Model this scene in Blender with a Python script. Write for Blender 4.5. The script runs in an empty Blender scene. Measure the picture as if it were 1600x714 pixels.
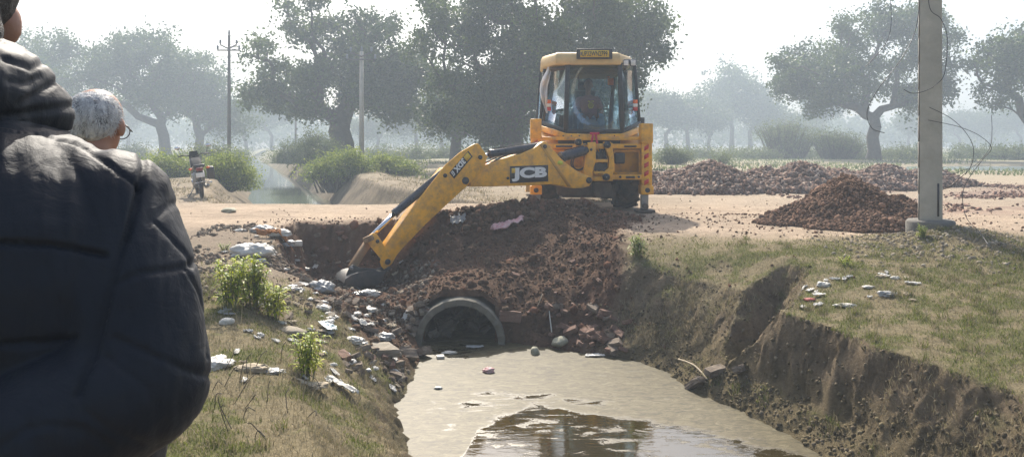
import bpy, math, random
import numpy as np
from mathutils import Vector, Matrix
PI = math.pi
random.seed(7)
RNG = np.random.default_rng(11)
scene = bpy.context.scene
COL = scene.collection
CAMH = 1.25; FPX = 1150.0; HOR = 225.0      # photo measurements: focal length in photo pixels, horizon row

# ------------------------------------------------------------------ noise
def _hash(ix, iy, iz, seed):
    h = (ix.astype(np.int64) * 374761393 + iy.astype(np.int64) * 668265263 + iz.astype(np.int64) * 2147483647 + seed * 1274126177) & 0xffffffff
    h = ((h ^ (h >> 13)) * 1274126177) & 0xffffffff
    return ((h ^ (h >> 16)) & 0xffff) / 65535.0 * 2 - 1
def vnoise(x, y, z=0.0, seed=0):
    x, y, z = np.broadcast_arrays(np.asarray(x, float), np.asarray(y, float), np.asarray(z, float))
    x0 = np.floor(x); y0 = np.floor(y); z0 = np.floor(z)
    fx = x - x0; fy = y - y0; fz = z - z0
    u = fx * fx * (3 - 2 * fx); v = fy * fy * (3 - 2 * fy); w = fz * fz * (3 - 2 * fz)
    r = 0
    for dx in (0, 1):
        for dy in (0, 1):
            a = _hash(x0 + dx, y0 + dy, z0, seed)
            b = _hash(x0 + dx, y0 + dy, z0 + 1, seed)
            wt = (u if dx else 1 - u) * (v if dy else 1 - v)
            r = r + wt * (a * (1 - w) + b * w)
    return r
def fbm(x, y, z=0.0, oct=4, seed=0, gain=0.5):
    a = 1.0; s = 0.0; t = 0.0
    for k in range(oct):
        s = s + a * vnoise(x * 2 ** k + 17.3 * k, y * 2 ** k - 9.1 * k, np.asarray(z) * 2 ** k, seed + k)
        t += a; a *= gain
    return s / t
def sstep(a, b, x):
    t = np.clip((x - a) / (b - a), 0, 1)
    return t * t * (3 - 2 * t)
def poly_sd(x, y, P):
    """signed distance to a polygon (negative inside)"""
    x = np.asarray(x, float); y = np.asarray(y, float)
    d = np.full(x.shape, 1e9); ins = np.zeros(x.shape, bool)
    n = len(P)
    for i in range(n):
        x1, y1 = P[i]; x2, y2 = P[(i + 1) % n]
        ex, ey = x2 - x1, y2 - y1
        t = np.clip(((x - x1) * ex + (y - y1) * ey) / (ex * ex + ey * ey), 0, 1)
        d = np.minimum(d, np.hypot(x - x1 - t * ex, y - y1 - t * ey))
        c = ((y1 > y) != (y2 > y)) & (x < (x2 - x1) * (y - y1) / ((y2 - y1) if y2 != y1 else 1e-9) + x1)
        ins ^= c
    return np.where(ins, -d, d)

# ------------------------------------------------------------------ mesh helpers
def new_mesh(name, V, F):
    """V (n,3); F: list of faces or list of int arrays (m,k)"""
    me = bpy.data.meshes.new(name)
    V = np.asarray(V, dtype=np.float32).reshape(-1, 3)
    if isinstance(F, np.ndarray): F = [F]
    if len(F) and isinstance(F[0], np.ndarray):
        loops = np.concatenate([f.ravel() for f in F]).astype(np.int32)
        tot = np.concatenate([np.full(len(f), f.shape[1], np.int32) for f in F])
    else:
        loops = np.array([i for f in F for i in f], dtype=np.int32)
        tot = np.array([len(f) for f in F], dtype=np.int32)
    st = np.concatenate([[0], np.cumsum(tot)[:-1]]).astype(np.int32) if len(tot) else np.zeros(0, np.int32)
    me.vertices.add(len(V)); me.vertices.foreach_set('co', V.ravel())
    me.loops.add(len(loops)); me.loops.foreach_set('vertex_index', loops)
    me.polygons.add(len(tot)); me.polygons.foreach_set('loop_start', st)
    try: me.polygons.foreach_set('loop_total', tot)
    except Exception: pass
    me.update(calc_edges=True)
    me.validate(clean_customdata=False)
    return me
def link(name, me, mat=None, parent=None, smooth=False, loc=None, rot=None):
    o = bpy.data.objects.new(name, me); COL.objects.link(o)
    if mat is not None and me is not None and len(me.materials) == 0: me.materials.append(mat)
    if smooth: me.polygons.foreach_set('use_smooth', np.ones(len(me.polygons), bool))
    if parent is not None: o.parent = parent
    if loc is not None: o.location = loc
    if rot is not None: o.rotation_euler = rot
    return o
class MB:
    """collects simple solids into one mesh"""
    def __init__(s): s.v = []; s.f = []
    def add(s, V, F):
        n = len(s.v); s.v += [tuple(map(float, p)) for p in V]; s.f += [tuple(i + n for i in f) for f in F]; return s
    def box(s, c, d, rz=0.0, M=None):
        hx, hy, hz = d[0] / 2, d[1] / 2, d[2] / 2
        P = [(-hx, -hy, -hz), (hx, -hy, -hz), (hx, hy, -hz), (-hx, hy, -hz), (-hx, -hy, hz), (hx, -hy, hz), (hx, hy, hz), (-hx, hy, hz)]
        R = M if M is not None else Matrix.Rotation(rz, 3, 'Z')
        c = Vector(c)
        return s.add([R @ Vector(p) + c for p in P], [(0, 3, 2, 1), (4, 5, 6, 7), (0, 1, 5, 4), (1, 2, 6, 5), (2, 3, 7, 6), (3, 0, 4, 7)])
    def beam(s, p0, p1, w, h, up=(0, 0, 1)):
        p0 = Vector(p0); p1 = Vector(p1); d = (p1 - p0).normalized(); up = Vector(up)
        if abs(d.dot(up)) > .98: up = Vector((0, 1, 0))
        a = d.cross(up).normalized(); b = a.cross(d).normalized()
        P = []
        for p in (p0, p1):
            for sx, sy in ((-1, -1), (1, -1), (1, 1), (-1, 1)): P.append(p + a * (sx * w / 2) + b * (sy * h / 2))
        return s.add(P, [(3, 2, 1, 0), (4, 5, 6, 7), (0, 1, 5, 4), (1, 2, 6, 5), (2, 3, 7, 6), (3, 0, 4, 7)])
    def tube(s, pts, r, n=8, cap=True, squash=None):
        pts = [Vector(p) for p in pts]; m = len(pts)
        if not hasattr(r, '__len__'): r = [r] * m
        V = []; F = []
        up = Vector((0, 0, 1)); a = None
        for i, p in enumerate(pts):
            d = (pts[min(i + 1, m - 1)] - pts[max(i - 1, 0)])
            d = d.normalized() if d.length > 1e-9 else Vector((0, 0, 1))
            if a is None:
                a = d.cross(up) if abs(d.dot(up)) < .95 else d.cross(Vector((0, 1, 0)))
            else: a = a - d * a.dot(d)
            a.normalize(); b = d.cross(a)
            for k in range(n):
                t = 2 * PI * k / n
                V.append(p + (a * math.cos(t) + b * math.sin(t)) * r[i])
        for i in range(m - 1):
            for k in range(n):
                k2 = (k + 1) % n
                F.append((i * n + k, i * n + k2, (i + 1) * n + k2, (i + 1) * n + k))
        if cap: F.append(tuple(range(n - 1, -1, -1))); F.append(tuple((m - 1) * n + k for k in range(n)))
        return s.add(V, F)
    def ring(s, c, axis, R, r, n=24, m=8):
        c = Vector(c); ax = Vector(axis).normalized()
        a = ax.cross(Vector((0, 0, 1)) if abs(ax.z) < .9 else Vector((1, 0, 0))).normalized(); b = ax.cross(a)
        V = []; F = []
        for i in range(n):
            t = 2 * PI * i / n; e = a * math.cos(t) + b * math.sin(t)
            for j in range(m):
                u = 2 * PI * j / m
                V.append(c + e * (R + r * math.cos(u)) + ax * (r * math.sin(u)))
        for i in range(n):
            for j in range(m):
                F.append((i * m + j, ((i + 1) % n) * m + j, ((i + 1) % n) * m + (j + 1) % m, i * m + (j + 1) % m))
        return s.add(V, F)
    def lathe(s, c, axis, prof, n=24):
        """prof: list of (axial, radius)"""
        c = Vector(c); ax = Vector(axis).normalized()
        a = ax.cross(Vector((0, 0, 1)) if abs(ax.z) < .9 else Vector((1, 0, 0))).normalized(); b = ax.cross(a)
        V = []; F = []
        for (h, r) in prof:
            for k in range(n):
                t = 2 * PI * k / n
                V.append(c + ax * h + (a * math.cos(t) + b * math.sin(t)) * r)
        for i in range(len(prof) - 1):
            for k in range(n):
                F.append((i * n + k, i * n + (k + 1) % n, (i + 1) * n + (k + 1) % n, (i + 1) * n + k))
        F.append(tuple(range(n - 1, -1, -1))); F.append(tuple((len(prof) - 1) * n + k for k in range(n)))
        return s.add(V, F)
    def prism(s, poly, off):
        """poly: 3D points in order; off: extrusion vector"""
        n = len(poly); off = Vector(off)
        V = [Vector(p) for p in poly] + [Vector(p) + off for p in poly]
        F = [tuple(range(n - 1, -1, -1)), tuple(range(n, 2 * n))] + [(i, (i + 1) % n, n + (i + 1) % n, n + i) for i in range(n)]
        return s.add(V, F)
    def ball(s, c, r, n=12, m=8):
        c = Vector(c)
        if not hasattr(r, '__len__'): r = (r, r, r)
        V = [c + Vector((0, 0, r[2]))]; F = []
        for i in range(1, m):
            ph = PI * i / m
            for k in range(n):
                t = 2 * PI * k / n
                V.append(c + Vector((r[0] * math.sin(ph) * math.cos(t), r[1] * math.sin(ph) * math.sin(t), r[2] * math.cos(ph))))
        V.append(c - Vector((0, 0, r[2])))
        for k in range(n): F.append((0, 1 + k, 1 + (k + 1) % n))
        for i in range(m - 2):
            for k in range(n): F.append((1 + i * n + k, 1 + (i + 1) * n + k, 1 + (i + 1) * n + (k + 1) % n, 1 + i * n + (k + 1) % n))
        L = len(V) - 1
        for k in range(n): F.append((L, L - n + (k + 1) % n, L - n + k))
        return s.add(V, F)
    def build(s, name, mat, parent=None, smooth=False, bevel=0.0, off=None, seg=2, autosmooth=False):
        V = np.array(s.v, dtype=float).reshape(-1, 3)
        if off is not None: V = V - np.array(off, float)
        me = new_mesh(name, V, s.f)
        import bmesh
        bm = bmesh.new(); bm.from_mesh(me)
        bmesh.ops.recalc_face_normals(bm, faces=bm.faces)
        if autosmooth:
            for e in bm.edges:
                if len(e.link_faces) == 2 and e.calc_face_angle(0) > math.radians(38): e.smooth = False
        bm.to_mesh(me); bm.free()
        o = link(name, me, mat, parent, smooth or autosmooth)
        if bevel > 0:
            md = o.modifiers.new('bevel', 'BEVEL'); md.width = bevel; md.segments = seg; md.limit_method = 'ANGLE'; md.angle_limit = math.radians(40)
            md.harden_normals = False
        return o
def tag(o, label=None, cat=None, group=None, kind=None):
    if label: o['label'] = label
    if cat: o['category'] = cat
    if group: o['group'] = group
    if kind: o['kind'] = kind
    return o
def root(name, label, cat, loc=(0, 0, 0), rot=(0, 0, 0), group=None):
    o = bpy.data.objects.new(name, None); COL.objects.link(o)
    o.location = loc; o.rotation_euler = rot; o.empty_display_size = .2
    return tag(o, label, cat, group)
def kids(o): return [c for c in bpy.data.objects if c.parent == o]
def dup_tree(o, parent=None):
    c = o.copy(); COL.objects.link(c); c.parent = parent
    for ch in kids(o): dup_tree(ch, c)
    return c
def set_color(me, rgb, name='Col'):
    a = me.color_attributes.new(name, 'FLOAT_COLOR', 'POINT')
    buf = np.ones((len(me.vertices), 4), np.float32); buf[:, :3] = rgb
    a.data.foreach_set('color', buf.ravel())

# ------------------------------------------------------------------ materials
def nodes(name):
    m = bpy.data.materials.new(name); m.use_nodes = True
    nt = m.node_tree; b = nt.nodes['Principled BSDF']
    return m, nt, b
def N(nt, t, **kw):
    n = nt.nodes.new(t)
    for k, v in kw.items():
        if k in n.inputs: n.inputs[k].default_value = v
        else: setattr(n, k, v)
    return n
def ramp(nt, fac, stops):
    r = nt.nodes.new('ShaderNodeValToRGB'); e = r.color_ramp.elements
    while len(e) < len(stops): e.new(.5)
    for i, (p, c) in enumerate(stops):
        e[i].position = p; e[i].color = (c if hasattr(c, '__len__') else (c, c, c)) + (() if hasattr(c, '__len__') and len(c) == 4 else (1,)) if hasattr(c, '__len__') else (c, c, c, 1)
    nt.links.new(fac, r.inputs['Fac']); return r
def mix(nt, fac, a, b, mode='MIX'):
    m = nt.nodes.new('ShaderNodeMix'); m.data_type = 'RGBA'; m.blend_type = mode
    for sock, v in ((0, fac), (6, a), (7, b)):
        if hasattr(v, 'is_linked') or isinstance(v, bpy.types.NodeSocket): nt.links.new(v, m.inputs[sock])
        elif sock == 0: m.inputs[0].default_value = v
        else: m.inputs[sock].default_value = tuple(v) + ((1,) if len(v) == 3 else ())
    return m.outputs[2]
def bump(nt, b, h, strength=.5, dist=.01, prev=None):
    bp = N(nt, 'ShaderNodeBump', Strength=strength, Distance=dist)
    nt.links.new(h, bp.inputs['Height'])
    if prev is not None: nt.links.new(prev, bp.inputs['Normal'])
    nt.links.new(bp.outputs[0], b.inputs['Normal']); return bp.outputs[0]
def noise(nt, scale, detail=6, rough=.6, coord='Object', dist=0.0, mapscale=None):
    tc = nt.nodes.new('ShaderNodeTexCoord'); n = N(nt, 'ShaderNodeTexNoise', Scale=scale, Detail=detail, Roughness=rough, Distortion=dist)
    src = tc.outputs[coord]
    if mapscale:
        mp = nt.nodes.new('ShaderNodeMapping'); mp.inputs['Scale'].default_value = mapscale
        nt.links.new(src, mp.inputs[0]); src = mp.outputs[0]
    nt.links.new(src, n.inputs['Vector']); return n.outputs['Fac']
def flat(name, c, rough=.6, metal=0.0, var=.25, scale=6.0, bmp=0.0, bscale=40.0, dirt=None, dirt_amt=.5, dscale=3.0, coat=0.0, spec=None):
    """base colour with procedural variation, wear and an optional bump"""
    m, nt, b = nodes(name)
    nz = noise(nt, scale, 8, .65)
    r = ramp(nt, nz, [(.3, tuple(x * (1 - var) for x in c)), (.7, tuple(min(1, x * (1 + var)) for x in c))])
    out = r.outputs[0]
    if dirt is not None:
        n2 = noise(nt, dscale, 10, .72)
        r2 = ramp(nt, n2, [(.5 - .08, 0.0), (.5 + .2, dirt_amt)])
        out = mix(nt, r2.outputs[0], out, dirt)
    nt.links.new(out, b.inputs['Base Color'])
    b.inputs['Roughness'].default_value = rough; b.inputs['Metallic'].default_value = metal
    if coat: b.inputs['Coat Weight'].default_value = coat; b.inputs['Coat Roughness'].default_value = .15
    if spec is not None: b.inputs['Specular IOR Level'].default_value = spec
    rr = ramp(nt, noise(nt, scale * 2.3, 6, .6), [(.3, max(0, rough - .12)), (.7, min(1, rough + .15))])
    nt.links.new(rr.outputs[0], b.inputs['Roughness'])
    if bmp: bump(nt, b, noise(nt, bscale, 8, .65), bmp, .01)
    return m
def vcol(name, rough=.9, var=.35, scale=30, bmp=.6, bscale=60, dist=.02, spec=.2, bump2=None):
    m, nt, b = nodes(name)
    at = nt.nodes.new('ShaderNodeVertexColor'); at.layer_name = 'Col'
    nz = noise(nt, scale, 10, .7)
    r = ramp(nt, nz, [(.25, 1 - var), (.75, 1 + var)])
    out = mix(nt, 1.0, at.outputs['Color'], r.outputs[0], 'MULTIPLY')
    nt.links.new(out, b.inputs['Base Color']); b.inputs['Roughness'].default_value = rough
    b.inputs['Specular IOR Level'].default_value = spec
    prev = bump(nt, b, noise(nt, bscale, 10, .75), bmp, dist)
    if bump2: bump(nt, b, noise(nt, bump2[0], 6, .7), bump2[1], bump2[2], prev)
    return m
def leafmat(name, c1, c2, trans=.35, rough=.5):
    m, nt, b = nodes(name)
    at = nt.nodes.new('ShaderNodeVertexColor'); at.layer_name = 'Col'
    col = mix(nt, at.outputs['Color'], c1, c2)
    nt.links.new(col, b.inputs['Base Color']); b.inputs['Roughness'].default_value = rough
    b.inputs['Specular IOR Level'].default_value = .3
    tr = nt.nodes.new('ShaderNodeBsdfTranslucent'); nt.links.new(col, tr.inputs['Color'])
    ms = nt.nodes.new('ShaderNodeMixShader'); ms.inputs[0].default_value = trans
    nt.links.new(b.outputs[0], ms.inputs[1]); nt.links.new(tr.outputs[0], ms.inputs[2])
    nt.links.new(ms.outputs[0], nt.nodes['Material Output'].inputs['Surface'])
    return m
def W(px, py, Y):
    """a measured photo position at distance Y as a point of the place"""
    return Vector(((px - 800) / FPX * Y, Y, CAMH - (py - HOR) / FPX * Y))
# ================================================================== camera, light, sky, air
cam_d = bpy.data.cameras.new('camera'); cam = bpy.data.objects.new('camera', cam_d); COL.objects.link(cam)
cam_d.sensor_width = 36; cam_d.lens = 36 * FPX / 1600; cam_d.shift_y = -(357 - HOR) / 1600
cam.location = (0, 0, CAMH); cam.rotation_euler = (PI / 2, 0, 0)
cam_d.clip_start = .05; cam_d.clip_end = 2000
scene.camera = cam
SUN_EL, SUN_AZ = math.radians(44), math.radians(-10)      # azimuth from +Y, to the right positive
sd = bpy.data.lights.new('sun', 'SUN'); sun = bpy.data.objects.new('sun', sd); COL.objects.link(sun)
sd.energy = 5.0; sd.angle = math.radians(.6); sd.color = (1, .93, .82)
sdir = Vector((math.sin(SUN_AZ) * math.cos(SUN_EL), math.cos(SUN_AZ) * math.cos(SUN_EL), math.sin(SUN_EL)))
sun.rotation_euler = sdir.to_track_quat('Z', 'Y').to_euler()
world = bpy.data.worlds.new('World'); scene.world = world; world.use_nodes = True
wn = world.node_tree; sky = wn.nodes.new('ShaderNodeTexSky'); sky.sky_type = 'NISHITA'; sky.sun_disc = False
sky.sun_elevation = SUN_EL; sky.sun_rotation = SUN_AZ; sky.dust_density = 4.5; sky.air_density = 1.0; sky.ozone_density = 1.0
wn.links.new(sky.outputs[0], wn.nodes['Background'].inputs[0]); wn.nodes['Background'].inputs[1].default_value = .138
vs = scene.view_settings; vs.view_transform = 'Standard'; vs.look = 'None'; vs.gamma = 1; vs.exposure = 0.75
scene.cycles.use_denoising = True
try: scene.cycles.denoiser = 'OPENIMAGEDENOISE'
except Exception: pass
scene.cycles.max_bounces = 6; scene.cycles.transparent_max_bounces = 12; scene.cycles.volume_bounces = 1
scene.cycles.diffuse_bounces = 3; scene.cycles.glossy_bounces = 3; scene.cycles.transmission_bounces = 6
scene.cycles.sample_clamp_indirect = 6
hm = bpy.data.materials.new('haze_air'); hm.use_nodes = True
hn = hm.node_tree; hn.nodes.remove(hn.nodes['Principled BSDF'])
pv = hn.nodes.new('ShaderNodeVolumePrincipled'); pv.inputs['Color'].default_value = (.56, .66, .77, 1)
pv.inputs['Density'].default_value = HAZE_D if 'HAZE_D' in globals() else .0050; pv.inputs["Anisotropy"].default_value = .25
hn.links.new(pv.outputs[0], hn.nodes['Material Output'].inputs['Volume'])
hb = MB().box((0, 70, 12), (420, 420, 32)); hz = hb.build('haze', hm); tag(hz, 'pale morning haze lying over the fields', None, None, 'stuff')

# ================================================================== terrain
# cross-sections of the ditch and the pit: Y: ten (X, z) points from the left plateau over the bed to the right plateau
S = [
 (-9,  (-2.2,-.33),(.8,-.37),(1.6,-.8),(2.2,-1.23),(3.0,-1.7),(4.8,-1.7),(5.5,-1.23),(5.8,-.95),(6.3,-.42),(8.0,-.3)),
 (3.0, (-2.6,-.33),(-.6,-.42),(-.1,-.85),(.2,-1.23),(.8,-1.7),(2.8,-1.7),(3.3,-1.23),(3.6,-.95),(4.1,-.42),(5.5,-.3)),
 (5.0, (-3.2,-.32),(-1.5,-.5),(-.85,-.88),(-.50,-1.26),(0,-1.7),(2.3,-1.7),(2.75,-1.24),(2.95,-1.0),(3.38,-.43),(5.0,-.25)),
 (5.83,(-3.4,-.3),(-1.9,-.45),(-1.18,-.86),(-.76,-1.26),(-.3,-1.7),(2.0,-1.7),(2.48,-1.24),(2.78,-1.0),(3.02,-.38),(4.5,-.2)),
 (6.87,(-3.7,-.25),(-2.6,-.33),(-1.65,-.72),(-1.07,-1.25),(-.7,-1.7),(1.7,-1.7),(2.08,-1.24),(2.38,-.97),(2.58,-.34),(4.3,-.16)),
 (7.35,(-3.9,-.22),(-2.8,-.28),(-1.75,-.7),(-1.06,-1.25),(-.7,-1.7),(1.4,-1.7),(1.85,-1.24),(2.2,-.98),(2.48,-.31),(4.0,-.14)),
 (7.9, (-4.0,-.2),(-3.0,-.25),(-1.9,-.65),(-1.04,-1.25),(-.7,-1.7),(1.2,-1.7),(1.68,-1.23),(1.98,-1.02),(2.60,-.34),(3.6,-.09)),
 (8.4, (-4.1,-.17),(-3.1,-.22),(-2.0,-.62),(-1.06,-1.25),(-.8,-1.7),(1.0,-1.7),(1.38,-1.23),(1.66,-1.02),(2.42,-.36),(3.3,-.07)),
 (8.85,(-4.2,-.14),(-3.2,-.2),(-2.1,-.6),(-1.12,-1.2),(-.9,-1.6),(.2,-1.6),(.62,-1.22),(1.22,-1.04),(2.02,-.34),(2.9,-.05)),
 (9.20,(-4.2,-.12),(-3.25,-.2),(-2.15,-.6),(-1.28,-.98),(-1.18,-1.6),(-.12,-1.6),(.10,-1.12),(.95,-.95),(1.62,-.26),(2.8,-.04)),
 (9.24,(-4.2,-.12),(-3.25,-.2),(-2.15,-.64),(-1.25,-.86),(-.88,-.585),(-.40,-.585),(.02,-.92),(.9,-.90),(1.60,-.25),(2.8,-.04)),
 (9.8, (-4.2,-.08),(-3.3,-.16),(-2.5,-.74),(-1.5,-.74),(-.9,-.5),(-.35,-.5),(.4,-.66),(.95,-.5),(1.42,-.1),(3.0,-.02)),
 (10.6,(-4.2,-.05),(-3.38,-.1),(-3.05,-.9),(-1.8,-.95),(-.9,-.52),(-.3,-.42),(.45,-.34),(1.05,-.16),(1.65,-.01),(3.0,0)),
 (11.3,(-4.2,-.01),(-3.45,-.04),(-3.15,-.9),(-1.8,-.92),(-1.1,-.42),(-.4,-.24),(.4,-.06),(1.1,.02),(1.7,.03),(3.0,0)),
 (11.72,(-4.2,0),(-3.5,0),(-3.2,-.6),(-1.9,-.62),(-1.2,-.16),(-.5,.04),(.35,.16),(1.15,.12),(1.8,.04),(3.0,0)),
 (11.9,(-4.2,0),(-3.6,0),(-3.1,-.06),(-1.9,-.05),(-1.2,.1),(-.5,.22),(.35,.33),(1.2,.24),(1.9,.06),(3.0,0)),
 (12.15,(-4.2,0),(-3.6,0),(-3.1,0),(-1.9,.02),(-1.2,.1),(-.5,.2),(.35,.3),(1.25,.22),(2.0,.03),(3.0,0)),
 (12.75,(-4.2,0),(-3.6,0),(-3.1,0),(-1.9,0),(-1.2,0),(-.5,.02),(.35,.05),(1.25,.04),(2.0,0),(3.0,0)),
]
SY = np.array([s[0] for s in S]); SX = np.array([[p[0] for p in s[1:]] for s in S]); SZ = np.array([[p[1] for p in s[1:]] for s in S])
PIT = [(-3.45,11.85),(-3.4,10.6),(-3.1,9.9),(-2.6,9.2),(-2.0,8.2),(-1.3,7.7),(-1.0,8.4),(.7,8.7),(1.1,8.75),(1.35,9.2),(1.5,10.0),(1.65,10.7),(2.0,11.5),(2.1,12.3),(.9,12.8),(-.6,12.6),(-1.3,12.1)]
GUL = [(2.30,7.42,-1.03,.10),(2.62,7.72,-.84,.14),(2.86,7.98,-.62,.12),(3.02,8.15,-.46,.08)]
def canal_c(Y): return -7.5 - .37 * (Y - 25.5)
def height(x, y, detail=True):
    x = np.asarray(x, float); y = np.asarray(y, float)
    wob = .10 * fbm(x * 1.6, y * 1.6, 0, 3, 3) + .035 * fbm(x * 6, y * 6, 0, 3, 5, .6)
    near = sstep(13.2, 12.4, y)
    pit = poly_sd(x, y, PIT)
    calm = sstep(.05, .5, np.hypot(x + .65, (y - 9.2)) - .55)     # keep the pipe mouth exact
    xs = x + wob * calm * 1.1; ys = y + (.06 * fbm(x * 2.3 + 5, y * 2.3, 0, 3, 9)) * calm
    ys = np.clip(ys, SY[0], SY[-1])
    i = np.clip(np.searchsorted(SY, ys, side='right') - 1, 0, len(SY) - 2)
    t = (ys - SY[i]) / (SY[i + 1] - SY[i])
    PX = SX[i] * (1 - t[..., None]) + SX[i + 1] * t[..., None]
    PZ = SZ[i] * (1 - t[..., None]) + SZ[i + 1] * t[..., None]
    z = np.where(xs <= PX[..., 0], PZ[..., 0], PZ[..., -1])
    for k in range(PX.shape[-1] - 1):
        a, b = PX[..., k], PX[..., k + 1]
        u = (xs - a) / (b - a)
        z = np.where((xs > a) & (xs <= b), PZ[..., k] * (1 - u) + PZ[..., k + 1] * u, z)
    # fade the low plateau into the level ground further out
    out_l = sstep(-4.5, -9, x); out_r = sstep(5, 10, x) 
    z = z * (1 - np.clip(out_l + out_r, 0, 1) * .8)
    z = z * near
    # gully through the right bank
    gd = np.full(x.shape, 9.); gz = np.zeros(x.shape); gw = np.full(x.shape, .1)
    for (x1, y1, z1, w1), (x2, y2, z2, w2) in zip(GUL[:-1], GUL[1:]):
        ex, ey = x2 - x1, y2 - y1
        tt = np.clip(((x - x1) * ex + (y - y1) * ey) / (ex * ex + ey * ey), 0, 1)
        d = np.hypot(x - x1 - tt * ex, y - y1 - tt * ey) + .11 * fbm(x * 4, y * 4, 0, 3, 21)
        m = d < gd
        gd = np.where(m, d, gd); gz = np.where(m, z1 + tt * (z2 - z1), gz); gw = np.where(m, w1 + tt * (w2 - w1), gw)
    cut = gz + np.maximum(0, gd - gw * .4) * 1.45
    z = np.minimum(z, np.where(gd < .8, cut, 9))
    # far canal
    cc = canal_c(y); fl = np.clip((21 - y) * .22, 0, 1.5)
    wob2 = .22 * fbm(x * .5, y * .5, 0, 3, 31)
    dl = (cc - 1.0 - x) + wob2; dr = (x - (cc + 1.0 + fl)) + wob2
    dd = np.maximum(dl, dr)
    grad = np.where(dl > dr, .78, 1.1)
    cz = np.where(dd < 0, -1.3 + .0 * dd, -1.3 + dd * grad)
    berm = .14 * np.exp(-((dd - 1.9) / .8) ** 2) * sstep(17, 22, y)
    cz = np.maximum(cz, np.minimum(0, -1.3 + (15.9 - y) * 1.3)) if False else np.where(y < 16.6, np.maximum(cz, -1.3 + (16.6 - y) * 1.1), cz)
    fz = np.minimum(0, cz) + np.where(cz > 0, berm, 0) + .04 * np.exp(-((x + 7.2) / 1.4) ** 2) * sstep(14.5, 19, y) * sstep(40, 26, y) * (cz > -.2)
    fz = fz + .09 * fbm(x * 1.7, y * 1.7, 0, 4, 35, .6) * sstep(6, 3, np.abs(x - cc - .5)) * sstep(16, 18, y) * sstep(-1.25, -.9, fz)
    z = np.where(y > 14.2, fz, z)
    # pond
    pd = poly_sd(x, y, POND); z = np.where(y > 25, np.minimum(z, -.35 + np.clip(pd + .8, 0, 3) * .35), z)
    # mound at the pole foot and gentle swells
    z = z + .18 * np.exp(-(((x - 5.55) / .75) ** 2 + ((y - 9.35) / .55) ** 2)) + .10 * np.exp(-(((x - 5.6) / .9) ** 2 + ((y - 8.6) / .8) ** 2))
    z = z + .035 * fbm(x * .6, y * .6, 0, 3, 41) * sstep(-.7, -.2, z)
    if detail:
        dug = sstep(.12, -.15, pit + .1 * fbm(x * 4, y * 4, 0, 2, 8)) * calm
        rough = .010 + .05 * dug
        z = z + rough * fbm(x * 7, y * 7, 0, 5, 51, .62) + .055 * dug * fbm(x * 2.6, y * 2.6, 0, 4, 53, .6) + .012 * np.abs(fbm(x * 22, y * 22, 0, 3, 61)) * (.35 + dug)
        # cart tracks on the dirt road
        tr = sstep(12.7, 13.3, y) * sstep(23, 16, y)
        z = z - .018 * tr * np.clip(np.sin(y * 2.4 + .25 * x + 1.5 * fbm(x * .35, y * .35, 0, 3, 77)), 0, 1)
    return z
POND = [(19, 36), (26, 33.5), (60, 33), (60, 47), (24, 45)]
def hz1(x, y): return float(height(np.array([x]), np.array([y]))[0])

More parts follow.
